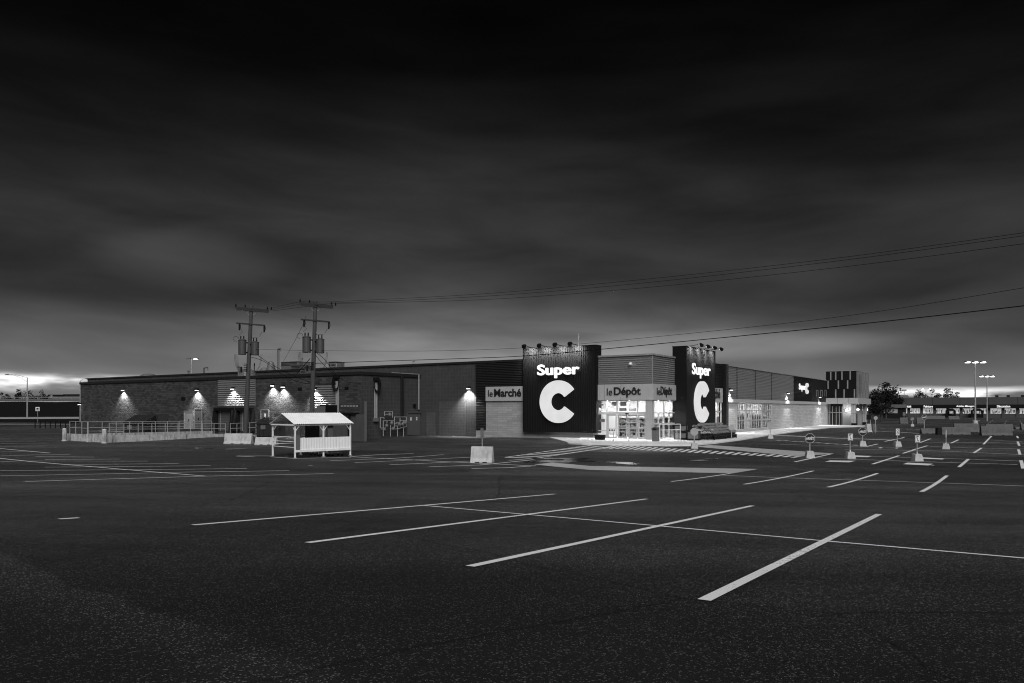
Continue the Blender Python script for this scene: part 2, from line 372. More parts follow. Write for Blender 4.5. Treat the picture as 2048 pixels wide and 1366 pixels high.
def asphalt():
    m = bpy.data.materials.new('asphalt'); m.use_nodes = True; t = NT(m.node_tree); b = t.n['Principled BSDF']
    tcx = t.add('ShaderNodeTexCoord'); P = tcx.outputs['Object']
    def noise(sc, det=4.0, ro=.6, vec=None):
        n = t.add('ShaderNodeTexNoise', inp={'Scale': sc, 'Detail': det, 'Roughness': ro}); t.l.new(vec or P, n.inputs['Vector']); return n.outputs['Fac']
    mp = t.add('ShaderNodeMapping'); mp.inputs['Rotation'].default_value = (0, 0, R_(33.7)); mp.inputs['Scale'].default_value = (.05, .35, 1); t.l.new(P, mp.inputs[0])
    streak = noise(1.0, 5.0, .6, mp.outputs[0])
    big = noise(.045, 4.0, .55)
    mid = noise(.5, 5.0, .6)
    v1 = t.add('ShaderNodeTexVoronoi', inp={'Scale': 95.0}); t.l.new(P, v1.inputs['Vector'])
    sx = t.add('ShaderNodeSeparateColor'); t.l.new(v1.outputs['Color'], sx.inputs[0])
    stone = sx.outputs[0]
    chip = t.math('MULTIPLY', t.math('GREATER_THAN', stone, .93), .20)
    base = t.math('ADD', t.math('MULTIPLY', stone, .026), .012)
    base = t.math('ADD', base, chip)
    f = t.math('ADD', t.math('MULTIPLY', t.math('SUBTRACT', big, .5), 3.0), 1.0)
    f = t.math('MULTIPLY', f, t.math('ADD', t.math('MULTIPLY', t.math('SUBTRACT', mid, .5), .7), 1.0))
    f = t.math('MULTIPLY', f, t.math('ADD', t.math('MULTIPLY', t.math('SUBTRACT', streak, .5), 2.0), 1.0))
    # vignette shade painted into the asphalt colour: darker toward the camera
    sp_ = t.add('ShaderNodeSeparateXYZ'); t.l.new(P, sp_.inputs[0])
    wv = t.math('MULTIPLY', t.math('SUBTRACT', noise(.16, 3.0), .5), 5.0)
    near_vignette = t.sstep(t.math('ADD', t.math('ADD', sp_.outputs[1], wv), t.math('MULTIPLY', sp_.outputs[0], .12)), 4.0, 13.0)
    f = t.math('MULTIPLY', f, t.math('ADD', t.math('MULTIPLY', near_vignette, .85), .30))
    a_, b_ = SEAM; L_ = math.hypot(b_[0]-a_[0], b_[1]-a_[1]); nx_, ny_ = -(b_[1]-a_[1])/L_, (b_[0]-a_[0])/L_
    dd = t.math('ADD', t.math('ADD', t.math('MULTIPLY', sp_.outputs[0], nx_), t.math('MULTIPLY', sp_.outputs[1], ny_)), -(a_[0]*nx_ + a_[1]*ny_))
    dd = t.math('ADD', dd, t.math('MULTIPLY', t.math('SUBTRACT', noise(.35, 3.0), .5), 1.1))
    worn = t.math('MULTIPLY', t.sstep(dd, -1.0, -.1), t.math('SUBTRACT', 1.0, t.sstep(dd, -.05, .12)))
    xm_ = t.math('MULTIPLY', t.math('SUBTRACT', 1.0, t.sstep(sp_.outputs[0], -1.6, .2)), 1.0)
    f = t.math('MULTIPLY', f, t.math('ADD', 1.0, t.math('MULTIPLY', t.math('MULTIPLY', worn, xm_), 1.0)))
    pt = t.add('ShaderNodeTexVoronoi', feature='F1', inp={'Scale': .09, 'Randomness': 1.0}); t.l.new(mp.outputs[0] if False else P, pt.inputs['Vector']); spc = t.add('ShaderNodeSeparateColor'); t.l.new(pt.outputs['Color'], spc.inputs[0])
    f = t.math('MULTIPLY', f, t.math('ADD', .86, t.math('MULTIPLY', spc.outputs[0], .28)))
    ol = t.sstep(noise(.55, 2.0, .5), .66, .74)
    f = t.math('MULTIPLY', f, t.math('SUBTRACT', 1.0, t.math('MULTIPLY', ol, .35)))
    col = t.math('MAXIMUM', t.math('MULTIPLY', base, f), .005)
    # cracks
    mc = t.add('ShaderNodeTexNoise', inp={'Scale': .8, 'Detail': 3.0}); t.l.new(P, mc.inputs['Vector'])
    av = t.add('ShaderNodeMix', data_type='VECTOR'); av.inputs[0].default_value = .25; t.l.new(P, av.inputs[4]); t.l.new(mc.outputs['Color'], av.inputs[5])
    vc = t.add('ShaderNodeTexVoronoi', feature='DISTANCE_TO_EDGE', inp={'Scale': .13}); t.l.new(av.outputs[1], vc.inputs['Vector'])
    cr = t.sstep(vc.outputs['Distance'], .0, .0035)
    col = t.math('MULTIPLY', col, t.math('ADD', t.math('MULTIPLY', cr, .6), .4))
    cb = t.add('ShaderNodeCombineColor')
    for i in range(3): t.l.new(col, cb.inputs[i])
    t.l.new(cb.outputs[0], b.inputs['Base Color'])
    damp = t.sstep(noise(.11, 5.0, .6), .50, .66)
    t.l.new(t.math('SUBTRACT', .70, t.math('MULTIPLY', damp, .33)), b.inputs['Roughness'])
    b.inputs['Specular IOR Level'].default_value = .28
    h = t.math('ADD', t.math('MULTIPLY', v1.outputs['Distance'], -1.0), t.math('MULTIPLY', mid, .4))
    bp = t.add('ShaderNodeBump', inp={'Strength': .55, 'Distance': .008}); t.l.new(h, bp.inputs['Height']); t.l.new(bp.outputs[0], b.inputs['Normal'])
    return m
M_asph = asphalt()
def paint():
    m = bpy.data.materials.new('line_paint'); m.use_nodes = True; t = NT(m.node_tree); b = t.n['Principled BSDF']
    tcx = t.add('ShaderNodeTexCoord'); P = tcx.outputs['Object']
    n = t.add('ShaderNodeTexNoise', inp={'Scale': 14.0, 'Detail': 6.0, 'Roughness': .7}); t.l.new(P, n.inputs['Vector'])
    n2 = t.add('ShaderNodeTexNoise', inp={'Scale': .35, 'Detail': 4.0}); t.l.new(P, n2.inputs['Vector'])
    wear = t.sstep(t.math('ADD', n.outputs['Fac'], t.math('MULTIPLY', n2.outputs['Fac'], .5)), .86, 1.0)
    v = t.math('SUBTRACT', .80, t.math('MULTIPLY', wear, .42)); v = t.math('MULTIPLY', v, t.math('ADD', .65, t.math('MULTIPLY', n2.outputs['Fac'], .6)))
    cb = t.add('ShaderNodeCombineColor')
    for i in range(3): t.l.new(v, cb.inputs[i])
    t.l.new(cb.outputs[0], b.inputs['Base Color']); b.inputs['Roughness'].default_value = .6
    n4 = t.add('ShaderNodeTexNoise', inp={'Scale': 38.0, 'Detail': 5.0, 'Roughness': .75}); t.l.new(P, n4.inputs['Vector'])
    hole = t.sstep(t.math('ADD', n4.outputs['Fac'], t.math('MULTIPLY', t.math('SUBTRACT', n2.outputs['Fac'], .5), .35)), .585, .65)
    t.l.new(t.math('SUBTRACT', 1.0, t.math('MULTIPLY', hole, .85)), b.inputs['Alpha'])
    return m
M_line = paint()
M_puddle = bpy.data.materials.new('puddle_water'); M_puddle.use_nodes = True
_b = M_puddle.node_tree.nodes['Principled BSDF']; _b.inputs['Base Color'].default_value = (.012, .012, .012, 1); _b.inputs['Roughness'].default_value = .24; _b.inputs['Specular IOR Level'].default_value = .6

# ================================================================== THE GROUND
def axis_(a, b, fine0, fine1, step):
    out = []; x = fine0
    while x <= fine1: out.append(x); x += step
    s = step; x = fine0
    while x > a: s *= 1.35; x -= s; out.insert(0, x)
    s = step; x = out[-1]
    while x < b: s *= 1.35; x += s; out.append(x)
    return out
xs = axis_(-1500, 1500, -90, 90, 1.0); ys = axis_(-1000, 2200, -6, 170, 1.0)
gm = MB(); nx = len(xs)
gm.v = [(x, y, g(x, y)) for y in ys for x in xs]
gm.f = [(j*nx+i, j*nx+i+1, (j+1)*nx+i+1, (j+1)*nx+i) for j in range(len(ys)-1) for i in range(nx-1)]
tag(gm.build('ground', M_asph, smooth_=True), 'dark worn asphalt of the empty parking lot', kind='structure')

# ------------------------------------------------------------------ painted markings
LM = MB()
def strip(p0, p1, wid, h=.010, mb=None):
    mb = mb or LM
    d = (p1 - p0); d.z = 0; L = d.length; d.normalize(); nrm = Vector((-d.y, d.x, 0)) * wid / 2
    n = max(1, int(L / 1.0)); vs = []; fs = []
    for i in range(n + 1):
        c = p0.lerp(p1, i / n)
        for sgn in (-1, 1):
            q = c + nrm * sgn; vs.append((q.x, q.y, g(q.x, q.y) + h))
    for i in range(n): fs.append((2*i, 2*i+1, 2*i+3, 2*i+2))
    mb.add(vs, fs)
def line(*a, wid=.10):
    pts = [G(a[i], a[i+1]) for i in range(0, len(a), 2)]
    for p, q in zip(pts, pts[1:]): strip(p, q, wid)
def patch(a, b, c, d, h=.010, mb=None, nu=10, nv=3):
    mb = mb or LM
    a, b, c, d = [G(*p) for p in (a, b, c, d)]; vs = []; fs = []
    for j in range(nv + 1):
        for i in range(nu + 1):
            q = a.lerp(b, i/nu).lerp(d.lerp(c, i/nu), j/nv); vs.append((q.x, q.y, g(q.x, q.y) + h))
    for j in range(nv):
        for i in range(nu): k = j*(nu+1)+i; fs.append((k, k+1, k+nu+2, k+nu+1))
    mb.add(vs, fs)
line(386,1051, 1110,988.5, wid=.12); line(615,1086.5, 1293,998.5, wid=.12); line(940,1134, 1505,1012, wid=.12); line(1408,1202, 1758,1029, wid=.12)
line(850,1012, 1325,1053.5, 1650,1083, 2048,1117.5, 2200,1130, wid=.09)
line(1343,963.5, 1512,938.5, wid=.12); line(1488,969, 1627,942, wid=.13); line(1656,975, 1755,947, wid=.14); line(1843,984, 1894,951.5, wid=.14)
line(1445,951, 1540,955, 1720,961, 1900,967, 2048,972.5, wid=.08)
for a in [(0,878,20,878.2),(0,882.6,71,882.5),(0,887.3,92,886.3),(0,892.6,95,892.2),(0,904,70,903.5),(0,912.2,70,910,140,909.5),(70,913.6,189,914.4),(90,919.4,240,918.4),
          (0,924,40,922.2,296,922.6),(130,929.5,357,927.5),(90,934.6,422,931.6),(0,941.6,230,940,494,937.4),(0,952.2,180,948.8,390,944.2,578,941.7),(50,963.6,200,959,410,952.8,667,947.4)]:
    line(*a, wid=.14)
line(-150,888, 0,897.2, 100,906.3, wid=.14); line(-120,900, 0,917, 60,923.2, 200,935, 330,946, 410,952.6, wid=.14)
for a in [(472,912.3,510,914.2),(475,912,545,912.2),(540,913.8,590,917.2,702,914.8),(705,913,760,909.5,827,907.4),(660,921.6,780,917.2,887,909.6),(709,925.7,800,921.4,915,916,945,914.3),
          (779,929.8,880,925.6,955,921.6),(858,934,960,930.4,1068,919.5),(943,937.6,1020,935.4,1072,931.8),(700,913.4,765,917.2,830,920.3,890,923.6,1020,929.8,1070,932.4),
          (617,931.6,625,931.5),(118,1039,158,1036.5)]:
    line(*a, wid=.14)
# right-hand stalls
for a in [(1590,924,1665,907.5),(1745,928.6,1798,911.6),(1918,934.5,1937,918.2),(1948,906,1963,896),(1967,888.8,1983,872),(1902,886.6,1917,879.6),(1826,900,1855,891.6),(1806,907,1828,900),(1840,885.4,1861,877.6),(1732,893.4,1756,888),
          (1780,881.6,1808,875),(2042,921,2046.5,937.5),(2037,899,2040,909.5),(2035,883,2038.6,891.6),(2034,872,2036,876.5),(1864,931,1866,930.4)]:
    line(*a, wid=.16)
for a in [(1600,916.5,1640,916,1770,921.3,1920,926,2035,929.4),(1710,911.6,1790,914.6,1930,918.5,2046,922.6),(1975,880,2048,884),(1850,886,1975,884.8,2048,888),(1780,900,1900,903,2048,909.6),(1690,899,1780,900),(1860,893,1960,896.5,2048,898),
          (1560,889,1700,893,1800,895)]:
    line(*a, wid=.12)
patch((1650,923.6),(1698,925),(1711,922),(1660,921.2)); patch((1806,928.6),(1857,931.2),(1866,928),(1815,925.6))
patch((1705,914),(1736,914.6),(1744,912.4),(1708,911)); patch((1842,917.4),(1885,919.2),(1889,917.4),(1845,915))
patch((1756,896.4),(1762,896.8),(1766,895.4),(1760,895)); patch((1790,897),(1795,897.2),(1797,895.8),(1793,895.6))
# far lot rows
for k in range(34):
    b0 = G(1790 + k * 14, 845.5); b0 = Vector((62 + k * 2.75 * .832 + 30, 150 - k * 2.75 * .5547, 0))
    strip(b0, b0 + UY * 5.2, .14); 
    if k % 1 == 0: strip(b0 + UY * 17, b0 + UY * 22, .14); strip(b0 + UY * 34, b0 + UY * 44, .14)
strip(Vector((92, 150, 0)) + UY * 5.2, Vector((92, 150, 0)) + UY * 5.2 + UX * 90, .12)
strip(Vector((92, 150, 0)) + UY * 39, Vector((92, 150, 0)) + UY * 39 + UX * 90, .12)
# long pale kerb lines across the side lane
line(1536,869.5, 1660,876, 1783,880.2, wid=.55); line(1770,883,1783,880.2, 1808,875.6, wid=.2)
line(1742,862, 1800,864.6, 1845,867.5, wid=.35)
def dashes(x0, y0, x1, y1, n, wid, duty=.5):
    p, q = G(x0, y0), G(x1, y1)
    for i in range(n): strip(p.lerp(q, i / n), p.lerp(q, (i + duty) / n), wid)
dashes(1553, 880.5, 1725, 891.5, 10, .45, .62); dashes(1725, 857, 1890, 859.5, 9, .5, .5)
# zebra bars in front of the entrance
tl, tr_, bl, br_ = G(1228, 889.8), G(1612, 913), G(1205, 896.6), G(1598, 916)
N = 27
for i in range(N):
    t0 = i / N; t1 = t0 + .55 / N
    a, b = bl.lerp(br_, t0), bl.lerp(br_, t1); sh = .9 / N
    c, d_ = tl.lerp(tr_, t1 + sh * .2), tl.lerp(tr_, t0 + sh * .2)
    LM.add([(q.x, q.y, g(q.x, q.y) + .010) for q in (a, b, c, d_)], [(0, 1, 2, 3)])
line(1205,897, 1300,899.6, 1390,903, wid=.12)
# hatched walkway on the left of the entrance
U0, U1, V0, V1 = G(1011, 914.8), G(1187, 889.4), G(1070, 916.8), G(1226, 894.6)
strip(U0, U1, .14); strip(G(1018, 921), V0, .14); strip(V0, V1, .14)
for i in range(11):
    a = U0.lerp(U1, i / 11.0); b = V0.lerp(V1, i / 11.0); strip(a, b, .34)
tag(LM.build('parking_markings', M_line), 'white painted stall lines and crossing bars', kind='structure')
# pale concrete bands laid in the asphalt
PB = MB()
patch((1068, 929.5), (1180, 940.5), (1180, 932.5), (1105, 925.5), mb=PB, h=.016)
patch((1180, 940.5), (1462, 947.5), (1514, 938.5), (1180, 932.5), mb=PB, h=.016)
patch((1392, 893.6), (1600, 913.4), (1668, 907.6), (1420, 890.4), mb=PB, h=.016)
tag(PB.build('pale_pavement_bands', M_band), 'pale concrete bands crossing the asphalt', kind='structure')
# damp sheets of water
PU = MB()
def puddle(cx, cy, rx, ry):
    c = G(cx, cy); l = G(cx - rx, cy) - c; f = G(cx, cy - ry) - c; vs = [(c.x, c.y, g(c.x, c.y) + .013)]; n = 26; ph = random.random() * 6
    for k in range(n):
        a = 2 * math.pi * k / n; r = 1 + .25 * math.sin(2 * a + ph) + .15 * math.sin(5 * a + ph * 2)
        q = c + l * (math.cos(a) * r) + f * (math.sin(a) * r); vs.append((q.x, q.y, g(q.x, q.y) + .013))
    PU.add(vs, [(0, 1 + k, 1 + (k + 1) % n) for k in range(n)])
for p in [(1122, 923, 60, 2.8), (1100, 917, 34, 1.2), (1150, 918, 30, 1.6), (1235, 925, 18, 1.4), (1263, 928.5, 14, 1.2), (1395, 921, 18, 1.2), (1440, 917.5, 24, 1.0), (470, 898, 20, 1.2), (400, 896.5, 26, 1.0)]:
    puddle(*p)
tag(PU.build('puddle_water', M_puddle), 'thin damp sheets on the asphalt before the entrance', kind='structure')
# raised walk round the corner of the shop
def slab(name, pxs, h, m, label, extra=()):
    pts = [G(x, y, h) for x, y in pxs] + [Vector(p) for p in extra]
    mb = MB(); mb.prism([(p.x, p.y) for p in pts], -.3, h); o = mb.build(name, m, bevel=.02); return tag(o, label, kind='structure')
H_ = .13
ex = [tuple(loc2w(p)) for p in [(-1, 76, 0), (-1, 1, 0), (-11.5, 1, 0)]]
slab('sidewalk', [(1131, 882.5), (1136, 885), (1165, 886.6), (1250, 888.2), (1330, 889.3), (1385, 888.9), (1430, 884.5), (1482, 878), (1536, 869.2), (1600, 861.2), (1660, 854.2), (1712, 852.6), (1735, 851.2)], H_, M_walk,
     'pale concrete sidewalk wrapping the corner of the shop', ex)
# ================================================================== THE SUPERMARKET
SM = root('supermarket', C0, ANG, 'long flat-roofed brick supermarket with two tall black sign panels at its lit corner entrance', 'supermarket')
xf = lambda px, y0=0.0: FR(px, 800, y0)[0]
yr = lambda px, x0=0.0: RT(px, 800, x0)[0]
ZT = 7.8
x_sg0, x_sg1 = xf(1047, -.45), xf(1191.5, -.45)       # first sign panel
x_col0, x_col1 = xf(953), xf(972)
def P(name, fn, m, parent=SM, **k):
    mb = MB(); fn(mb); return mb.build(name, m, parent, **k)
def PL(name, boxes, m, parent=SM):
    for b_ in boxes: mb = MB(); mb.box(*b_); mb.build(name, m, parent)
# brick main wall (front), from the far left to the dark column
P('wall', lambda m: m.box(-97.1, x_col0, 0, .4, -1, ZT - .22), M_brick_m)
P('parapet', lambda m: (m.box(-97.2, x_sg0 + .1, -.10, .35, ZT - .22, ZT), m.box(-97.2, -96.9, .35, 60, ZT-.22, ZT)), M_capd)
P('rear_wall', lambda m: (m.box(-97.1, -96.7, .4, 60, -1, ZT - .22), m.box(-97.1, -.5, 78, 78.4, -1, ZT - .3)), M_brick_m)
P('roof', lambda m: (m.box(-96.7, -.5, .4, 78, ZT - .75, ZT - .6)), M_roof)
# dark ribbed column and the "le Marche" bay
zb = FR(962, 860)[1]
P('dark_cladding_column', lambda m: (m.ribs_h(x_col0, x_col1, zb, ZT - .22, -.12, .17), m.box(x_col0, x_col1, -.10, .4, zb, ZT - .22)), M_cladd)
zf0, zf1 = FR(1245, 800.2)[1], FR(1245, 768.5)[1]
P('dark_cladding', lambda m: (m.box(x_col1, x_sg0 + .2, .0, .4, zf1, ZT - .22), m.ribs_h(x_col1, x_sg0 + .2, zf1, ZT - .22, -.03, .17)), M_cladd)
P('stone_wall', lambda m: (m.box(x_col1, x_sg0 + .2, 0, .4, -1, zf0), m.box(x_col0, x_col1, -.06, .4, -1, zb - .01), m.box(x_sg0 + .2, x_sg1 - .2, .003, .4, -1, zf0)), M_stone)
fm = P('fascia', lambda m: m.box(x_col1 + .05, x_sg0 + .1, -.14, -.0, zf0, zf1), M_fascia)
def t_(mb, s, plane, a, b, y0, y1, off, dep, bold, sp=1.0):
    if plane == 'x':
        u0 = FR(a, 800, off)[0]; u1 = FR(b, 800, off)[0]; um = (a + b) / 2
        z1 = FR(um, y0, off)[1]; z0 = FR(um, y1, off)[1]; return fittext(mb, s, u0, u1, z0, z1, off, off + dep, 'x', bold, sp)
    u0 = RT(a, 800, off)[0]; u1 = RT(b, 800, off)[0]; um = (a + b) / 2
    z1 = RT(um, y0, off)[1]; z0 = RT(um, y1, off)[1]; return fittext(mb, s, u0, u1, z0, z1, off, off - dep, 'y', bold, sp)
P('lettering', lambda m: t_(m, 'le', 'x', 976, 985, 780.3, 793.3, -.19, .05, 0.0), M_paintb, fm)
P('lettering', lambda m: t_(m, 'Marché', 'x', 988, 1042, 777.5, 793.3, -.19, .02, .030), M_paintb, fm)
# first sign panel
zs0, zs1 = FR(1119, 864.5, -.45)[1], FR(1119, 694.3, -.45)[1]
sp1 = P('sign_panel', lambda m: (m.box(x_sg0, x_sg1, -.43, .6, zs0, zs1), m.ribs_v(x_sg0 + .02, x_sg1 - .02, zs0, zs1 - .02, -.432, .19, .05)), M_sign)
P('sign_trim', lambda m: (m.box(x_sg0 - .05, x_sg0, -.5, .6, zs0, zs1 + .05), m.box(x_sg1, x_sg1 + .05, -.5, .6, zs0, zs1 + .05), m.box(x_sg0 - .05, x_sg1 + .05, -.50, .65, zs1 + .003, zs1 + .06)), M_blk, sp1)
P('lit_lettering', lambda m: t_(m, 'Super', 'x', 1073.9, 1158, 727.8, 756.2, -.75, .12, .028, 1.04), M_super, sp1)
def logo(mb, cx, cz, Ro, Ri, h0, h1, axis, cut=34.5, n=60):
    out = []; a0 = R_(cut); a1 = 2 * math.pi - R_(cut)
    ro = Ro
    pts = [(math.cos(a0 + (a1 - a0) * i / n) * Ro, math.sin(a0 + (a1 - a0) * i / n) * Ro) for i in range(n + 1)]
    inn = [(math.cos(a0 + (a1 - a0) * i / n) * Ri, math.sin(a0 + (a1 - a0) * i / n) * Ri) for i in range(n + 1)]
    vs = []
    for h in (h0, h1):
        for p in pts + inn:
            vs.append((cx + p[0], h, cz + p[1]) if axis == 'x' else (h, cx + p[0], cz + p[1]))
    k = n + 1; fs = []
    for i in range(n):
        fs += [(i, i+1, k+i+1, k+i), (2*k+i, 3*k+i, 3*k+i+1, 2*k+i+1), (i, 2*k+i, 2*k+i+1, i+1), (k+i, k+i+1, 3*k+i+1, 3*k+i)]
    fs += [(0, k, 3*k, 2*k), (n, 2*k+n, 3*k+n, k+n)]
    mb.add(vs, fs)
cx_, cz_ = FR(1115.6, 803.3, -.7); Rl = (FR(1115.6, 760.7, -.7)[1] - FR(1115.6, 846, -.7)[1]) / 2
P('lit_logo', lambda m: logo(m, cx_, cz_, Rl, Rl * .405, -.72, -.5, 'x'), M_C, sp1)
# second sign panel, standing out of the right-hand side
XS = 1.1; ys0 = yr(1371.6, XS); ys1 = yr(1429.3, XS)
sp2 = P('sign_panel', lambda m: (m.box(-.2, XS, ys0, ys1, zs0 + .0, zs1), m.ribs_v(ys0 + .02, ys1 - .02, zs0, zs1 - .02, XS + .002, .19, .05, 'y')), M_sign)
P('sign_trim', lambda m: (m.box(-.2, XS + .07, ys0 - .05, ys0 - .001, zs0, zs1 + .05), m.box(-.2, XS + .07, ys1 + .001, ys1 + .05, zs0, zs1 + .05), m.box(-.25, XS + .08, ys0 - .05, ys1 + .05, zs1 + .003, zs1 + .06), m.box(XS + .05, XS + .09, ys0 - .05, ys0, zs0, zs1)), M_blk, sp2)
XT = XS + .32
P('lit_lettering', lambda m: t_(m, 'Super', 'y', 1385, 1421.5, 728, 757, XT, .06, .016, 1.0), M_super, sp2)
cy_, cz2 = (ys0 + ys1) / 2 - .1, cz_
P('lit_logo', lambda m: logo(m, cy_, cz2, Rl, Rl * .405, XT - .02, XS + .05, 'y'), M_C, sp2)
P('stone_wall', lambda m: m.box(.05, .9, ys0 + .3, ys1 - .3, 0, zs0 - .002), M_stone_s)
# corner pavilion: grey ribs, fascia, glass
x_e0 = x_sg1
cl = P('cladding', lambda m: (m.box(x_e0 - 1, -.05, .05, .4, zf1, ZT - .15), m.box(-.4, -.05, .05, ys0 + .5, zf1, ZT - .15),
   m.ribs_h(x_e0 - .4, -.02, zf1, ZT - .15, .0, .19, .05), m.ribs_h(0.0, ys0 + .2, zf1, ZT - .15, .0, .19, .05, 'y')), M_clad)
P('roof_edge', lambda m: (m.box(x_e0 - .3, .12, -.14, .4, ZT - .15, ZT), m.box(-.4, .12, .4, ys0 + .1, ZT - .15, ZT)), M_cap, cl)
P('corner_trim', lambda m: m.box(-.03, .06, -.06, .03, zf1, ZT - .15), M_cap, cl)
fd = P('fascia', lambda m: (m.box(x_e0 - .3, .16, -.14, .1, zf0, zf1), m.box(-.1, .16, .1, ys0 + .2, zf0, zf1)), M_fascia)
P('lettering', lambda m: t_(m, 'le', 'x', 1213.5, 1224.5, 776.5, 791, -.19, .05, 0.0), M_paintb, fd)
P('lettering', lambda m: t_(m, 'Dépôt', 'x', 1227.5, 1281.5, 774, 795, -.19, .02, .030), M_paintb, fd)
P('lettering', lambda m: t_(m, 'le', 'y', 1314.5, 1321, 775.5, 790.5, .21, .05, 0.0), M_paintb, fd)
P('lettering', lambda m: t_(m, 'Dépôt', 'y', 1322, 1344.5, 773.5, 795, .21, .05, .028), M_paintb, fd)
PL('joint', [(v - .01, v + .01, -.145, -.139, zf0, zf1) for v in (xf(1243), xf(1210))], M_capd, fd)
# entrance glazing, front
zd0 = .13
zh = FR(1245, 829)[1]; zh2 = FR(1245, 823.5)[1]
xm = [xf(p) for p in (1196, 1213.8, 1234, 1254.6, 1275, 1292)]
def frame_front(m):
    for i, v in enumerate(xm): m.box(v - .045, v + .045, -.03, .10, zd0 if i in (0, 1, 5) else zh2, zf0)
    m.box(xm[0], xm[-1], -.035, .11, zh, zh2); m.box(xm[0], xm[-1], -.034, .11, zf0 - .07, zf0)
    m.box(xm[0], xm[1], -.032, .10, .80, .88); m.box(xm[0], xm[1], -.032, .1, zd0, zd0 + .25); m.box(xm[0] - .5, xm[0] - .045, .0, .1, zd0, zf0)
fr = P('window_frame', frame_front, M_alu)
P('glass', lambda m: (m.box(xm[0], xm[-1], .04, .05, zh2, zf0), m.box(xm[0], xm[1], .04, .05, zd0, zh)), M_glass, fr)
for i in range(1, 5):
    a, b = xm[i], xm[i + 1]; o = .02 if i in (1, 4) else .10
    dr = P('sliding_door', lambda m: (m.box(a + .05, a + .16, o, o + .05, zd0 + .02, zh - .01), m.box(b - .16, b - .05, o, o + .05, zd0 + .02, zh - .01), m.box(a + .16, b - .16, o, o + .05, zd0 + .02, zd0 + .17), m.box(a + .16, b - .16, o, o + .05, zh - .12, zh - .01), m.box(a + .16, b - .16, o, o + .05, 1.05, 1.12)), M_alu)
    P('glass', lambda m: m.box(a + .16, b - .16, o + .02, o + .03, zd0 + .17, zh - .12), M_glass, dr)
    P('safety_band', lambda m: [m.box(a + .2 + k * .16, a + .31 + k * .16, o + .005, o + .012, .82, .98) for k in range(int((b - a - .4) / .16) + 1)], M_paintb, dr)
P('door_sensor', lambda m: m.box(xm[3] - .15, xm[3] + .15, -.12, -.03, zh + .02, zh + .12), M_blk, fr)
P('corner_pier', lambda m: (m.box(xm[-1] + .05, -.0, -.05, .35, 0, zf0), m.box(-.3, .04, .35, yr(1307), 0, zf0)), M_fascia)
# window posters
P('window_lettering', lambda m: t_(m, 'Beau.', 'x', 1197.5, 1212, 815, 823, .015, .01, .02), M_paintw, fr); P('window_lettering', lambda m: t_(m, 'Bon.', 'x', 1216, 1228, 815, 823, .015, .01, .02), M_paintw, fr)
for (a, b, c, d_) in [(1198, 1206, 808, 811), (1216, 1221, 806, 811), (1223, 1232, 804, 812), (1240, 1252, 803, 812), (1238, 1252, 816, 822), (1257, 1272, 816, 822), (1199, 1209, 838, 844)]:
        PL('poster', [(xf(a), xf(b), .062, .07, FR(a, d_)[1], FR(a, c)[1])], mat('poster_grey', .16, .6, .5, 6), fr)
# entrance glazing, right-hand side
ym = [yr(p) for p in (1307, 1317.5, 1328, 1338.5, 1350)]
def frame_side(m):
    for v in ym: m.box(-.1, .03, v - .045, v + .045, zd0, zf0)
    for z in (zh2 - .1, zf0 - .05, 1.5, zd0 + .05): m.box(-.1, .032, ym[0], ym[-1], z - .05, z + .05)
fs_ = P('window_frame', frame_side, M_alu)
P('glass', lambda m: m.box(-.05, -.04, ym[0], ym[-1], zd0, zf0), M_glass, fs_)
# beyond the second panel: bit of fascia, glass, dark pier
y_a, y_b, y_c, y_d = yr(1429), yr(1442.5), yr(1446), yr(1451.5)
P('dark_cladding', lambda m: (m.box(-.4, -.02, ys0 + .5, y_c, zf1, ZT), m.ribs_h(ys0 + .5, y_c, zf1, ZT - .05, .01, .17, .04, 'y')), M_cladd)
f2 = P('fascia', lambda m: m.box(-.2, .16, ys0 + .5, y_b, zf0 - .1, zf1), M_fascia)
P('lettering', lambda m: t_(m, 'ché', 'y', 1430, 1440.8, 777.5, 797, .21, .05, .028), M_paintb, f2)
f3 = P('window_frame', lambda m: ([m.box(-.1, .03, v - .05, v + .05, zd0, zf0) for v in (y_a, (y_a + y_b) / 2, y_b)], m.box(-.1, .032, y_a, y_b, 2.5, 2.62), m.box(-.1, .032, y_a, y_b, zd0, .4)), M_alu)
P('glass', lambda m: m.box(-.05, -.04, ys0 + .3, y_b, zd0, zf0), M_glass, f3)
P('poster', lambda m: m.box(-.03, -.02, yr(1434), yr(1438), .9, 2.0), M_paintb, f3)
P('dark_pier', lambda m: m.box(-.3, .30, y_b + .05, y_c + .2, 0, ZT + .02), M_blkclad)
P('dark_pier', lambda m: m.box(-.3, .32, y_c + .2, y_d, 0, ZT + .03), M_darkbrick)
# long right-hand side wall
yE = 75.2; y_w0, y_w1 = yr(1473.5), yr(1543.2); y_k0, y_k1 = yr(1586.8), yr(1622.5)
zl0, zl1 = RT(1452, 804.6)[1], RT(1452, 797.2)[1]
P('cladding', lambda m: (m.box(-.4, 0, y_d, yE, zl1, ZT - .1), m.ribs_h(y_d, y_k0, zl1, ZT - .1, .01, .19, .05, 'y')), M_clad)
PL('cladding_joint', [(.03, .085, yr(p) - .05, yr(p) + .05, zl1, ZT - .1) for p in (1473, 1509.7, 1542.5)], M_capd)
P('roof_edge', lambda m: (m.box(-.4, .14, y_d, yE, ZT - .1, ZT)), M_cap)
P('ledge', lambda m: m.box(-.3, .16, y_d, yE, zl0, zl1), M_fascia)
P('stone_wall', lambda m: (m.box(-.3, .02, y_d, y_w0, 0, zl0), m.box(-.3, .02, y_w1, yE, 0, zl0), m.box(-.3, .02, y_w0, y_w1, 0, .38)), M_stone_s)
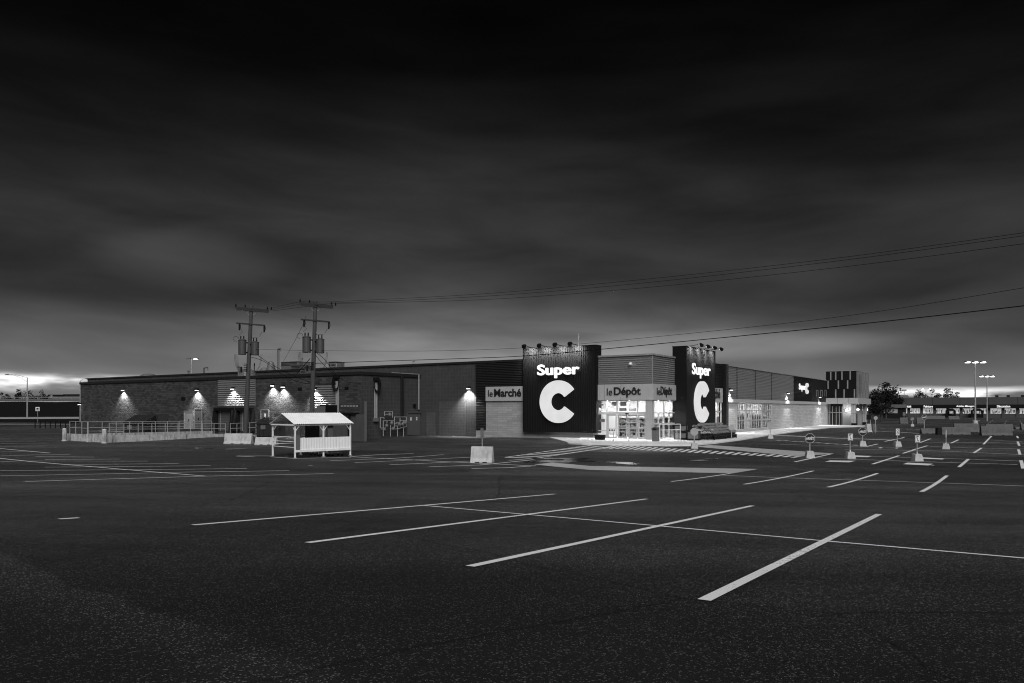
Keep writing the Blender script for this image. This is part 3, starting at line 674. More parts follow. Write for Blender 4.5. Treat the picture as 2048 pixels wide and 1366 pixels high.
sc_ = P('black_cladding', lambda m: (m.ribs_h(y_k0, y_k1, zl1, ZT - .1, .03, .19, .06, 'y'), m.box(.0, .02, y_k0, y_k1, zl1, ZT - .1)), M_blkclad)
P('lit_lettering', lambda m: t_(m, 'Super', 'y', 1598.5, 1611.5, 767.5, 783, .35, .06, .03, 1.0), M_super, sc_)
ck, ckz = RT(1615, 777, .3); rr = (RT(1615, 766.3, .3)[1] - RT(1615, 788, .3)[1]) / 2
P('lit_logo', lambda m: logo(m, ck, ckz, rr, rr * .42, .36, .12, 'y', n=32), M_C, sc_)
up = P('upper_wall', lambda m: m.box(.005, .05, y_k1, yE, zl1, ZT - .1), M_cladd)
for p in (1633.5, 1642, 1650.5):
    wz1, wz0 = RT(p, 780)[1], RT(p, 793)[1]; yy = yr(p)
    wf = P('window', lambda m: (m.box(.05, .09, yy - .75, yy - .6, wz0, wz1), m.box(.05, .09, yy + .6, yy + .75, wz0, wz1), m.box(.05, .09, yy - .6, yy + .6, wz1 - .1, wz1)), M_cap, up)
# large shop window
def bigwin(m):
    for p in (1473.5, 1491.5, 1523.6, 1543): v = yr(p); m.box(-.06, .05, v - .2, v + .2, .38, zl0 - .05)
    n = 15
    for i in range(1, n):
        v = y_w0 + (y_w1 - y_w0) * i / n; m.box(-.035, .02, v - .035, v + .035, .38, zl0 - .05)
    for z in (2.68, 1.45, .43, zl0 - .09): m.box(-.1, .04, y_w0, y_w1, z - .05, z + .05)
f4 = P('window_frame', bigwin, M_alu)
P('glass', lambda m: m.box(-.05, -.04, y_w0, y_w1, .38, zl0), M_glass, f4)
for i in range(15):
        for z0_, z1_ in ((.5, 1.35), (1.55, 2.55), (2.75, 3.45)):
            if random.random() < .62:
                v = y_w0 + (y_w1 - y_w0) * (i + .5) / 15; wdt = random.uniform(.12, .42); zz = random.uniform(0, .35)
                PL('poster', [(-.14, -.12, v - wdt, v + wdt * random.uniform(.3, 1), z0_ + zz, z1_ - random.uniform(0, .3))], mat('poster_mixed', .12, .6, .9, 2.5), f4)
# ------- inside of the shop
def inside(m):
    m.box(-16, -.35, .45, 60, .02, .12)                         # floor
    m.box(-16, -15.8, .45, 60, 0.12, 4.2)
    m.box(-15.8, -.4, 59.8, 60, .12, 4.2)
    m.box(-12, -.4, 9.0, 9.15, .12, 4.2)
    m.box(-4.2, -4.05, 20, 52, .12, 4.2)
    m.box(-15.8, -.45, .45, 59.8, 4.2, 4.3)
P('interior', inside, M_in)
PL('ceiling_panel', [(xx, xx + .6, yy, yy + 2.4, 4.14, 4.19) for xx in (-2.2, -4.6, -8) for yy in (1.2, 5, 9, 16, 22, 28, 34, 40, 46)], M_ceil)
def shelf_unit(nm, x0, y0, L, axis, lab):
    rt = root(nm, loc2w((x0, y0, .12)), ANG + (0 if axis == 'x' else math.pi / 2), lab, 'shelf', 'shelves inside the lit shop')
    m = MB()
    for z in (0.05, .5, .95, 1.4, 1.85): m.box(0, L, 0, .5, z, z + .03)
    m.box(-.03, 0, 0, .5, 0, 2.0); m.box(L, L + .03, 0, .5, 0, 2.0); m.box(0, L, .48, .5, 0, 2.0); m.build('frame', M_alu, rt)
    gdm = MB()
    for z in (0.08, .53, .98, 1.43):
        x = .03
        while x < L - .2:
            wd_ = random.uniform(.08, .25)
            if random.random() < .85: gdm.box(x, x + wd_ * .9, .04, .4, z, z + random.uniform(.15, .34))
            x += wd_
    o = gdm.build('goods', M_goods, rt); o['kind'] = 'stuff'
M_goods = mat('goods', .13, .5, .9, 9)
shelf_unit('shop_shelf', -2.6, 3.0, 2.3, 'x', 'low metal shelf of goods behind the right-hand sliding doors')
shelf_unit('shop_shelf', -5.3, 4.0, 2.2, 'x', 'metal shelf of goods behind the left-hand sliding doors')
shelf_unit('shop_shelf', -1.4, 6.2, 2.6, 'y', 'metal shelf of goods behind the side window near the bin')
shelf_unit('shop_shelf', -1.0, 26.0, 6.0, 'y', 'long metal shelf of goods behind the near half of the large side window')
shelf_unit('shop_shelf', -1.0, 34.0, 6.5, 'y', 'long metal shelf of goods behind the far half of the large side window')
# ------- paler block infill in the brick and plain doors
P('infill_panel', lambda m: (m.box(xf(878), xf(931), -.03, .0, 0, FR(900, 803)[1])), M_infill)
P('side_door', lambda m: m.box(xf(853), xf(871), -.04, .0, 0, FR(862, 825)[1]), M_infill)
# ------- lower service wing
YL = -8.89; XL0 = FR(161, 800, YL)[0]; XL1 = -27.1; ZL = 6.57
P('service_wing_wall', lambda m: m.box(XL0, XL1 - .02, YL, YL + .4, -1.5, ZL - .3), M_brick)
P('service_wing_side_wall', lambda m: (m.box(XL1 - .4, XL1, YL + .003, 0, -1.5, ZL - .3)), M_brick_s)
P('service_wing_end_wall', lambda m: m.box(XL0, XL0 + .4, YL + .4, 0, -1.5, ZL - .3), M_brick_s)
P('service_wing_roof', lambda m: m.box(XL0 + .4, XL1 - .4, YL + .4, 0, ZL - .5, ZL - .4), M_roof)
P('service_wing_parapet', lambda m: (m.box(XL0 - .1, XL1 + .12, YL - .12, YL + .4, ZL - .3, ZL), m.box(XL1 - .4, XL1 + .12, YL + .4, -.001, ZL - .3, ZL), m.box(XL0 - .1, XL0 + .4, YL + .4, -.001, ZL - .3, ZL)), M_capd)
xl = lambda px: FR(px, 800, YL)[0]
zl = lambda px, py: FR(px, py, YL)[1]
# cladding over the two dock doors
dk = P('dock_cladding', lambda m: (m.box(xl(436.5), xl(511.5), YL - .02, YL, zl(470, 813), ZL - .35), m.ribs_h(xl(436.5), xl(511.5), zl(470, 813), ZL - .35, YL - .03, .24, .07)), M_clad)
P('dock_cladding', lambda m: (m.box(xl(628), xl(675), YL - .02, YL, zl(650, 827), zl(650, 771)), m.ribs_h(xl(628), xl(675), zl(650, 827), zl(650, 771), YL - .03, .24, .07)), M_clad)
def dock(a, b):
    x0, x1 = xl(a), xl(b); z1 = zl(a, 815.5); z0 = zl(a, 862)
    d_ = P('dock_door', lambda m: m.ribs_h(x0 + .55, x1 - .55, z0, z1 - .35, YL - .02, .3, .02), M_door)
    P('track', lambda m: (m.box(x0 + 1.0, x0 + 1.08, YL - .08, YL - .04, z0, z1 - .35), m.box(x1 - .75, x1 - .69, YL - .08, YL - .04, z0, z1 - .35)), M_cap, d_)
    def seal(m):
        for s_, xx in ((1, x0), (-1, x1)):
            m.add([(xx, YL - .03, z0), (xx + s_ * .6, YL - .03, z0), (xx + s_ * .6, YL - .03, z1 - .3), (xx, YL - .03, z1 - .3), (xx - s_ * .0, YL - .75, z0), (xx + s_ * .35, YL - .75, z0), (xx + s_ * .5, YL - .35, z1 - .3), (xx + s_ * .1, YL - .35, z1 - .3)],
                  [(0,1,2,3),(4,5,6,7),(0,1,5,4),(1,2,6,5),(2,3,7,6),(3,0,4,7)])
        m.box(x0 + .3, x1 - .3, YL - .5, YL - .03, z1 - .32, z1)
    P('dock_seal', seal, M_blk, d_)
dock(431, 472); dock(474, 511)
def plaindoor(a, b, y0, y1, m_, fr_=True, lettering=False):
    x0, x1 = xl(a), xl(b); z1, z0 = zl(a, y0), zl(a, y1)
    d_ = P('door', lambda m: m.box(x0 + .08, x1 - .08, YL - .04, YL - .001, z0, z1 - .08), m_)
    P('door_frame', lambda m: (m.box(x0, x0 + .08, YL - .07, YL, z0, z1), m.box(x1 - .08, x1, YL - .07, YL, z0, z1), m.box(x0 + .08, x1 - .08, YL - .07, YL, z1 - .08, z1)), M_cap if fr_ else m_, d_)
    P('handle', lambda m: m.box((x0 + x1) / 2 + .05, (x0 + x1) / 2 + .12, YL - .12, YL - .04, (z0 + z1) / 2 - .1, (z0 + z1) / 2 + .1), M_blk, d_)
    return d_
plaindoor(368.5, 387, 821.5, 858, M_doorl); plaindoor(389.5, 405, 817, 858, M_door); 
dd = plaindoor(522, 538.5, 819, 862, M_door)
def vtxt(m):
    m.box(xl(529.5), xl(532), YL - .05, YL - .042, zl(530, 834), zl(530, 827))
P('door_notice', vtxt, M_paintw, dd)
PL('wall_vent', [(xl(a), xl(b), YL - .05, YL - .001, zl(a, y1), zl(a, y0)) for a, b, y0, y1 in ((596, 604, 775, 781), (690, 697, 774, 779.5), (363, 371, 794, 801))], M_blk)
PL('wall_plate', [(xl(682) + k * .42, xl(682) + k * .42 + .3, YL - .03, YL - .001, zl(697, 813.5), zl(697, 810.5)) for k in range(6)], M_galv)
# things fixed on the side of the wing
xs_side = XL1
ysd = lambda px: RT(px, 800, XL1)[0]; zsd = lambda px, py: RT(px, py, XL1)[1]
P('service_cabinet', lambda m: (m.box(XL1, XL1 + .12, ysd(814), ysd(838.5), 0.05, zsd(826, 825.5)), m.box(XL1, XL1 + .22, ysd(813.5), ysd(839), zsd(826, 825.5) , zsd(826, 825.5) + .12)), M_door)
PL('notice', [(XL1 + .12, XL1 + .135, ysd(a), ysd(a + 2.3), zsd(a, y1), zsd(a, y0)) for a, y0, y1 in ((819, 834.5, 841), (830.5, 834, 837), (830.5, 838, 840.5))], M_paintw)
P('downpipe', lambda m: (m.tube([(XL1 + .12, ysd(836), ZL + .05), (XL1 + .12, ysd(836), zsd(836, 819))], .07, 8), m.tube([(XL1 + .12, ysd(836), ZL + .05), (XL1 + .12, ysd(782), ZL + .05)], .05, 6)), M_galv)
for a in (801.5, 804): P('dark_pipe', lambda m: m.tube([(XL1 + .12, ysd(a), ZL - .1), (XL1 + .12, ysd(a), zsd(a, 832))], .11, 8), M_cladd)
for a in (748, 751.5): P('conduit_riser', lambda m: m.tube([(XL1 + .12, ysd(a), zsd(a, 765)), (XL1 + .12, ysd(a), zsd(a, 838))], .09, 8), M_galv)
P('junction_box', lambda m: m.box(XL1, XL1 + .25, ysd(745.5), ysd(753.5), zsd(749, 843), zsd(749, 836)), M_plast)
P('wall_box', lambda m: m.box(XL1, XL1 + .2, ysd(826), ysd(829.5), zsd(828, 814), zsd(828, 808)), M_blk)
for a in (674.7, 678): P('conduit_riser', lambda m: m.tube([(xl(a), YL - .12, zl(a, 762)), (xl(a), YL - .12, zl(a, 826))], .10, 8), M_galv)
def loops(m, c, ax):
    for k in range(5):
        r = .42 + .06 * k; pts = []
        for i in range(19):
            a = R_(200 - i * 220 / 18 * -1) if False else R_(60 - i * 300 / 18)
            u = math.cos(a) * r * .75; v = math.sin(a) * r * 1.25 - .45
            pts.append((c[0] + u, c[1] - .1 - .03 * k, c[2] + v) if ax == 'x' else (c[0] + .1 + .03 * k, c[1] + u, c[2] + v))
        m.tube(pts, .028, 5)
P('weatherhead', lambda m: (m.box(xl(672.5), xl(680), YL - .4, YL - .02, zl(676, 757), zl(676, 750.5)), loops(m, (xl(676), YL - .15, zl(676, 758)), 'x')), M_wire)
P('weatherhead', lambda m: (m.box(XL1 + .02, XL1 + .4, ysd(746), ysd(753), zsd(749, 762), zsd(749, 755)), loops(m, (XL1 + .15, ysd(750), zsd(749, 762)), 'y')), M_wire)
# ------------------------------------------------------------------ gas meters
GM = root('gas_meter_set', loc2w((XL1 + .5, 0, 0)), ANG, 'tangle of gas meters and thin pipes on the side wall of the service wing', 'gas meters')
def gp(px, py, o=0): return (o, RT(px, py, XL1 + .5)[0], RT(px, py, XL1 + .5)[1])
m = MB()
for a, b in [((760.5, 835), (768, 835)), ((768, 835), (768, 838)), ((760.5, 835), (760.5, 856)), ((760.5, 856), (770, 856)), ((766.5, 841), (777, 841)), ((766.5, 841), (766.5, 872)), ((774, 841), (789, 841)), ((789, 833), (789, 858)),
             ((769, 823), (785, 823)), ((785, 823), (785, 835)), ((769, 823), (769, 832)), ((789, 834), (813, 834)), ((813, 834), (813, 853)), ((800, 841), (813, 841)), ((780, 858), (795, 858)), ((795, 858), (801, 856)), ((807, 841), (807, 873)),
             ((789, 852), (801, 852)), ((795, 852), (795, 873)), ((781, 850), (781, 873)), ((763, 858), (772, 860)), ((800, 836), (800, 846)), ((792, 845), (800, 845)), ((774, 841), (774, 846)), ((770, 829), (785, 829)), ((789, 847), (794, 847)), ((801, 856), (813, 853)), ((768, 858), (776, 852))]:
    m.tube([gp(*a), gp(*b)], .045, 6)
m.build('pipework', M_galv, GM)
for (a, b) in [(772, 851), (778, 829), (782, 846), (797, 848), (804, 848), (809, 845), (785, 857)]:
    q = gp(a, b); m = MB(); m.lathe([(.02, -.17), (.16, -.14), (.19, -.03), (.17, .09), (.09, .14), (.05, .2)], (q[0] + .1, q[1], q[2]), 10); m.build('meter', M_plast, GM)
# ------------------------------------------------------------------ mall entrance block
ME = root('mall_entrance', loc2w((0, 75, 0)), ANG, 'dark box entrance tower with thin pale upright strips above a lit grey canopy', 'entrance block')
def PM(name, fn, m_, parent=ME): mb = MB(); fn(mb); return mb.build(name, m_, parent)
mz0, mz1 = 4.72, 9.3; XE = 4.8; YE = 13.0
bx = PM('upper_box', lambda m: m.box(-.02, XE, 0, YE, mz0, mz1), M_blk)
PM('roof_edge', lambda m: (m.box(-.07, XE + .08, -.08, .2, mz1 + .002, mz1 + .12), m.box(XE - .2, XE + .08, .2, YE, mz1 + .002, mz1 + .12), m.box(-.2, -.1, -.1, -.01, 7.6, mz1)), M_cap, bx)
hh = (mz1 - mz0) / 3
def px2x(px): return FR(px, 780, 75)[0]
for row, pxs in ((2, (1661.5, 1671.5, 1684, 1700.5)), (1, (1656.3, 1676.8, 1695.3)), (0, (1671.5, 1688.3, 1709))):
    for p in pxs:
        v = px2x(p); PM('pale_strip', lambda m: m.box(v - .1, v + .1, -.06, -.002, mz0 + row * hh + .05, mz0 + (row + 1) * hh - .05), M_cap, bx)
sd_ = PM('side_cladding', lambda m: (m.box(XE + .001, XE + .05, .05, YE, mz0, mz1)), M_clad, bx)
for row in range(3):
    for k in range(7):
        v = 1.2 + k * 1.7 + (row % 2) * .8
        if v < YE - .3: PM('pale_strip', lambda m: m.box(XE + .05, XE + .09, v, v + .35, mz0 + row * hh + .05, mz0 + (row + 1) * hh - .05), M_cap, bx)
PM('upright_sign', lambda m: (m.box(XE + .06, XE + .45, 2.8, 3.1, 5.6, 8.9), [m.box(XE + .12, XE + .40, 2.75, 2.8, 8.3 - k * .55, 8.3 - k * .55 + .35) for k in range(5)]), M_clad, bx)
PM('canopy', lambda m: (m.box(0.05, XE + .35, -.35, YE + .3, 3.72, mz0 - .003)), M_fascia)
for v in (1.9, 3.6): PM('canopy_joint', lambda m: m.box(v - .02, v + .02, -.36, -.345, 3.72, mz0 - .003), M_capd)
for (a, b) in ((XE - .45, .25), (XE - .45, YE - 1.2)):
    cl_ = PM('column', lambda m: (m.box(a - .35, a + .35, b - .35, b + .35, .45, 3.72)), M_fascia)
    PM('column_foot', lambda m: m.box(a - .33, a + .33, b - .33, b + .33, 0, .45), M_blk, cl_)
    PM('column_joint', lambda m: (m.box(a - .355, a + .355, b - .355, b + .355, 2.08, 2.12), m.box(a - .36, a - .352 + .7, b - .356, b - .352, .45, .46), m.box(a - .01, a + .01, b - .357, b - .351, .45, 3.7)), M_capd, cl_)
PM('wall', lambda m: (m.box(2.4, 3.9, 1.6, 1.8, 0, 3.72), m.box(3.7, 3.9, 1.8, YE, 0, 3.72), m.box(.0, .1, .2, YE, 0, 3.72)), M_fascia)
en = PM('entrance_glazing', lambda m: ([m.box(v - .04, v + .04, 1.2, 1.3, .1, 3.3) for v in (.3, .8, 1.4, 1.9, 2.35)], m.box(.1, 2.4, 1.2, 1.3, 2.2, 2.3)), M_alu)
PM('glass', lambda m: m.box(.1, 2.4, 1.24, 1.25, .1, 3.5), M_glass, en)
PM('dark_door', lambda m: m.box(3.9, 3.95, 3.0, 6.5, 0.0, 2.0), M_blk)
PM('backing', lambda m: m.box(-.5, 3.6, 3.4, 3.5, 0, 3.72), M_cladd)
# ------------------------------------------------------------------ flood and wall lamps
lamp_i = [0]
def spot(name, loc, target, energy, ang, blend, size, parent=None):
    ld = bpy.data.lights.new(name, 'SPOT'); ld.energy = energy; ld.spot_size = R_(ang); ld.spot_blend = blend; ld.shadow_soft_size = size
    o = bpy.data.objects.new(name, ld); scn.collection.objects.link(o)
    o.rotation_euler = (Vector(target) - Vector(loc)).to_track_quat('-Z', 'Y').to_euler(); o.location = loc
    return o
def wall_lamp(p, nrm, label, energy=130, ang=118, tilt=.25, group='lamps on the service wing wall'):
    """p: local point on the wall; nrm: 'f' faces -y, 's' faces +x"""
    n = -UY if nrm == 'f' else UX
    wpt = loc2w(p)
    r = root('wall_lamp', wpt, ANG if nrm == 'f' else ANG + math.pi / 2, label, 'wall lamp', group)
    m = MB(); m.prism([(-.34, -.06), (-.34, .02), (-.06, .16), (0, .16), (0, -.06)], -.2, .2, 'x'); m.build('hood', M_blk, r)
    m = MB(); m.box(-.15, .15, -.31, -.06, -.10, -.062); m.build('lens', M_lamp, r)
    sp_ = spot('lamp_beam', wpt + n * .34 + Vector((0, 0, -.14)), wpt + n * (tilt - .35) + Vector((0, 0, -3)), energy, ang, .8, .05)
    sp_.parent = r; sp_.matrix_parent_inverse = r.matrix_world.inverted() if False else Matrix.Identity(4)
    # express the beam in the lamp's own frame
    Mr = Matrix.Translation(wpt) @ Matrix.Rotation(r.rotation_euler[2], 4, 'Z'); Ms = Matrix.Translation(sp_.location) @ sp_.rotation_euler.to_matrix().to_4x4()
    L = Mr.inverted() @ Ms; sp_.location = L.to_translation(); sp_.rotation_euler = L.to_euler()
    return r
for (px, py, lb) in ((248, 779.5, 'small hooded lamp on bare brick above the dark dumpsters'), (396, 779.5, 'small hooded lamp above the pale double door'), (467, 777, 'hooded lamp on the ribbed cladding above the truck dock'),
                 (547, 770.5, 'first of two close hooded lamps over the brick between the poles'), (568, 773, 'second of two close hooded lamps, right beside its twin'), (631, 778, 'hooded lamp on ribbed cladding just behind the right utility pole')):
    x, z = FR(px, py, YL - (.1 if px in (467, 631) else 0)); wall_lamp((x, YL - (.1 if px in (467, 631) else 0), z), 'f', lb, energy=900)
x, z = FR(938.5, 776); wall_lamp((x, 0, z), 'f', 'hooded lamp on the tall brick wall beside the black column', 1200, 112, .25, 'lamps on the main walls')
for (px, py, lb) in ((1459, 779, 'hooded lamp on grey ribs right after the dark pier'), (1574, 786, 'hooded lamp on grey ribs before the small lit sign'), (1638, 794, 'hooded lamp on the dark wall near the mall entrance')):
    y, z = RT(px, py, .08); wall_lamp((.09, y, z), 's', lb, 560, 110, .40, 'lamps on the main walls')
y, z = XL0, 0; px_ = FR(162, 808, YL); wall_lamp((XL0 + .05, YL, px_[1]), 'f', 'small bright lamp at the far left corner of the service wing', 20, 90, .5)
def flood(base, out, label, axis, tgt):
    """arm reaching out from the top of a sign panel"""
    r = root('sign_floodlight', loc2w(base), ANG + (0 if axis == 'x' else math.pi / 2), label, 'floodlight', 'floodlights over the sign panels')
    m = MB(); m.tube([(0, .3, 0), (0, -out, .18)], .03, 6); m.tube([(0, -out * .4, .1), (0, .1, -.05)], .02, 5); m.build('arm', M_blk, r)
    m = MB(); m.prism([(-out - .16, -.06), (-out - .20, .14), (-out + .02, .28), (-out + .18, .16), (-out + .02, -.12)], -.16, .16, 'x'); m.build('head', M_blk, r)
    m = MB(); m.add([(-.13, -out + .04, -.10), (.13, -out + .04, -.10), (.13, -out + .185, .14), (-.13, -out + .185, .14)], [(0, 1, 2, 3)]); m.build('lens', M_lamp, r)
    n = -UY if axis == 'x' else UX
    ld = bpy.data.lights.new('flood_beam', 'SPOT'); ld.energy = 480; ld.spot_size = R_(110); ld.spot_blend = 1.0; ld.shadow_soft_size = .06
    o = bpy.data.objects.new('flood_beam', ld); scn.collection.objects.link(o); o.parent = r; o.location = (0, -out + .24, -.06)
    o.rotation_euler = Vector((0, 1.2, -.75)).to_track_quat('-Z', 'Y').to_euler()
names = ('first', 'second', 'third', 'fourth')
for i, p in enumerate((1054, 1084, 1115, 1145)):
    x, z = FR(p + 8, 695, -.45); flood((x, -.35, zs1 + .06), 1.35, f'{names[i]} floodlight from the left over the wide front sign panel', 'x', 1.6)
for i in range(4):
    yy = ys0 + 1.1 + i * 1.95; flood((XS - .1, yy, zs1 + .06), 1.2, f'{names[i]} floodlight from the left over the narrow-looking side sign panel', 'y', 1.6)
for (lx, ly, nm_, ax_) in ((3.1, 1.55, 'left', 'f'),):
    pass
def globe(p, label):
    r = root('round_wall_light', loc2w(p), ANG, label, 'wall light', 'round lights under the mall canopy')
    m = MB(); m.lathe([(.04, -.22), (.18, -.12), (.22, 0), (.18, .12), (.04, .22)], (0, -.25, 0), 10); m.build('globe', M_lamp, r)
    m = MB(); m.box(-.06, .06, -.06, 0, -.1, .1); m.build('bracket', M_blk, r)
    ld = bpy.data.lights.new('globe_light', 'POINT'); ld.energy = 45; ld.shadow_soft_size = .12; o = bpy.data.objects.new('globe_light', ld); scn.collection.objects.link(o); o.parent = r; o.location = (0.05, -.5, 0)
q = FR(1693.5, 820.5, 76.4); globe((q[0], 76.58, q[1]), 'round bright light on the pale wall left of the front column')
q = FR(1720.5, 820.5, 80); globe((4.3, 80.0, 2.75), 'round bright light between the two canopy columns')
globe((4.45, 88.3, 2.75), 'round bright light at the far end of the canopy')

# small recessed lights under the fascia and under both sign panels
def downlight(p, label, energy, ang=120):
    r = root('recessed_light', loc2w(p), ANG, label, 'downlight', 'recessed lights round the entrance corner')
    m = MB(); m.lathe([(.11, 0), (.11, .03), (.09, .03)], n=10); m.build('trim', M_alu, r)
    m = MB(); m.lathe([(.085, -.004), (.085, .02)], n=10); m.build('lens', M_lamp, r)
    ld = bpy.data.lights.new('down_beam', 'SPOT'); ld.energy = energy; ld.spot_size = R_(ang); ld.spot_blend = .7; ld.shadow_soft_size = .1
    o = bpy.data.objects.new('down_beam', ld); scn.collection.objects.link(o); o.parent = r; o.location = (0, 0, -.05)
for p, lb in (((-4.4, -.07, zf0 - .03), 'recessed light over the left leaf of the entrance doors'), ((-2.2, -.07, zf0 - .03), 'recessed light over the right leaf of the entrance doors'), ((.08, 1.2, zf0 - .03), 'recessed light at the corner above the waste bin'), ((.08, 3.8, zf0 - .03), 'recessed light above the guard railing')):
    downlight(p, lb, 360, 128)
for i in range(3):
    downlight((XS - .1, ys0 + 1.3 + i * 2.8, zs0 - .035), ('near', 'middle', 'far')[i] + ' recessed light under the side sign panel', 450, 155)
# ================================================================== UTILITY POLES
def pole(name, D, base_px, top_px, top_py, label, arm_l, seed):
    rnd = random.Random(seed)
    b = A(base_px, HZ + (CAMZ - .0) * F / D, D); b.z = g(b.x, b.y) - .3
    t = A(top_px, top_py, D)
    r = root(name, (b.x, b.y, b.z), 0, label, 'utility pole', 'wooden utility poles behind the shelter')
    ax = (t - b); 
    m = MB(); m.tube([(0, 0, 0), ax * .5, ax], .23, 12, .15); m.build('pole', M_wood, r)
    def at(f): return ax * f
    H = ax.length
    ad = Vector((.94, .32, -.05)).normalized()     # cross-arms point this way
    def arm(f, l, off, hh):
        c = at(f) + Vector((-.05, -.17, 0)); p0 = c - ad * l * .5 + ad * off; p1 = c + ad * l * .5 + ad * off
        mm = MB(); z = Vector((0, 0, hh / 2)); y = Vector((.3, .95, 0)) * .06
        mm.add([p0-z-y, p1-z-y, p1-z+y, p0-z+y, p0+z-y, p1+z-y, p1+z+y, p0+z+y], [(0,3,2,1),(4,5,6,7),(0,1,5,4),(1,2,6,5),(2,3,7,6),(3,0,4,7)])
        return mm.build('crossarm', M_wooda, r), p0, p1
    a1, p0, p1 = arm(.975, arm_l, .15, .16); a1b, *_ = arm(.962, arm_l * .95, .2, .13)
    a2, q0, q1 = arm(.865, arm_l * .85, .12, .13)
    m = MB(); m.tube([p0.lerp(p1, .22), at(.92)], .02, 5); m.tube([p0.lerp(p1, .76), at(.92)], .02, 5); m.build('brace', M_galv, r)
    for p in (p0.lerp(p1, .02), p0.lerp(p1, .3), p0.lerp(p1, .97), p1 + ad * .25):
        m = MB(); m.lathe([(.03, -.1), (.07, -.05), (.04, 0), (.08, .04), (.04, .09), (.06, .14), (.02, .17)], tuple(p + Vector((0, 0, .15))), 8); m.build('insulator', M_blk, r)
    for p in (q0.lerp(q1, .12), q1):
        m = MB(); m.box(p.x - .05, p.x + .05, p.y - .22, p.y - .1, p.z - .62, p.z - .05); m.tube([p + Vector((.08, -.2, -.05)), p + Vector((.14, -.22, -.35)), p + Vector((.02, -.2, -.6))], .025, 5); m.build('fuse_cutout', M_blk, r)
    for sx, dz, rr, hh in ((-1, 0, .34, 1.3), (1, -.12, .33, 1.15)):
        c = at(.70) + Vector((sx * .56, -.2, dz)); 
        m = MB(); m.lathe([(rr * .96, -hh/2), (rr, -hh/2 + .05), (rr, hh/2 - .08), (rr * 1.05, hh/2 - .06), (rr * 1.05, hh/2), (rr * .5, hh/2 + .07)], tuple(c), 16)
        tr = m.build('transformer', M_gtrans, r, smooth_=False)
        m = MB()
        for k in (-1, 1): m.lathe([(.05, 0), (.07, .05), (.04, .1), (.07, .15), (.04, .2), (.06, .26), (.02, .34)], (c.x + k * .13, c.y, c.z + hh/2 + .03), 7)
        m.build('bushing', M_blk, tr)
        m = MB(); m.box(c.x - sx * rr, c.x - sx * .8 + sx * .1, c.y - .06, c.y + .06, c.z + .35, c.z + .47) if False else m.tube([c + Vector((-sx * rr, 0, .4)), at(.70) + Vector((0, 0, .4 + dz))], .06, 6); m.tube([c + Vector((-sx * rr, 0, -.45)), at(.70) + Vector((0, 0, -.45 + dz))], .06, 6); m.build('bracket', M_blk, tr)
    m = MB()
    for k in range(6):
        sx = -1 if k < 4 else 1; k_ = (k if k < 4 else k - 3) * 1.6
        c = at(.70) + Vector((sx * (.95 + .07 * k_), -.15, -.6)); e_ = at(.56 - .012 * k_) + Vector((sx * .15, -.18, 0))
        pts = []
        for i in range(11):
            u = i / 10; q = c.lerp(e_, u); q = q + Vector((sx * .25 * math.sin(math.pi * u) , 0, -.55 * math.sin(math.pi * u * .9) * (1.2 - .1 * k_))); pts.append(q)
        m.tube(pts, .011, 4)
    for k in range(5):
        c = at(.70) + Vector((-1.15 - .02 * k, -.1, .75)); pts = [c + Vector((math.cos(i * .7) * .25, 0, math.sin(i * .7) * .22)) for i in range(8)]
        if k == 0: m.tube(pts, .015, 4)
    m.tube([at(.70) + Vector((-.9, -.1, 1.05)), at(.80) + Vector((-.6, -.2, .1)), at(.85) + Vector((-.9, -.2, 0))], .014, 4)
    m.tube([at(.70) + Vector((.9, -.1, .95)), at(.80) + Vector((1.1, -.2, .1)), q1 + Vector((0, -.2, -.6))], .014, 4)
    m.tube([at(.70) + Vector((.8, -.1, .85)), at(.76) + Vector((.3, -.2, .1)), at(.78)], .014, 4)
    m.build('service_loops', M_wire, r)
    m = MB(); m.box(-.3, -.16, -.28, -.14, H * .52, H * .56); 
    for k in range(5): m.box(-.02, .3, -.24, -.14, H * (.53 + k * .012), H * (.53 + k * .012) + .05)
    m.build('clamp', M_blk, r)
    return r, b, ax, (p0, p1)
PA = pole('utility_pole', 66, 489.5, 503, 611, 'left wooden utility pole with two grey transformers, behind the first concrete barrier', 2.75, 1)
PBp = pole('utility_pole', 62, 621.5, 631, 602, 'right wooden utility pole with two grey transformers, behind the roofed cart shelter', 2.65, 2)
def cable(name, pts, label, rad=.02, n=14, group='overhead cables'):
    P_ = [A(*p) for p in pts]; out = []
    for i in range(len(P_) - 1):
        p0 = P_[max(i-1, 0)]; p1 = P_[i]; p2 = P_[i+1]; p3 = P_[min(i+2, len(P_)-1)]
        for k in range(n):
            t = k / n; out.append(.5 * ((2*p1) + (p2-p0)*t + (2*p0-5*p1+4*p2-p3)*t*t + (-p0+3*p1-3*p2+p3)*t**3))
    out.append(P_[-1]); m = MB(); m.tube(out, rad, 5); o = m.build(name, M_wire); return tag(o, label, 'cable', group)
cable('overhead_cable', [(536, 618, 66), (606, 603, 62), (660, 603.5, 61), (960, 588, 54), (1260, 561.5, 47), (1650, 519, 39), (2048, 465.5, 32), (2300, 430, 28)], 'topmost of the overhead cables crossing the sky to the right', .012)
cable('overhead_cable', [(540, 620.5, 66), (620, 605, 62), (665, 606, 61), (960, 593, 54), (1260, 568.5, 47), (1650, 525, 39), (2048, 471.5, 32), (2300, 436, 28)], 'second overhead cable from the top, close below the topmost', .012)
cable('overhead_cable', [(545, 622, 66), (630, 611, 62), (680, 607, 61), (960, 599.5, 54), (1260, 578, 47), (1650, 538, 39), (2048, 487.5, 32), (2300, 454, 28)], 'third overhead cable from the top, a little apart from the upper pair', .012)
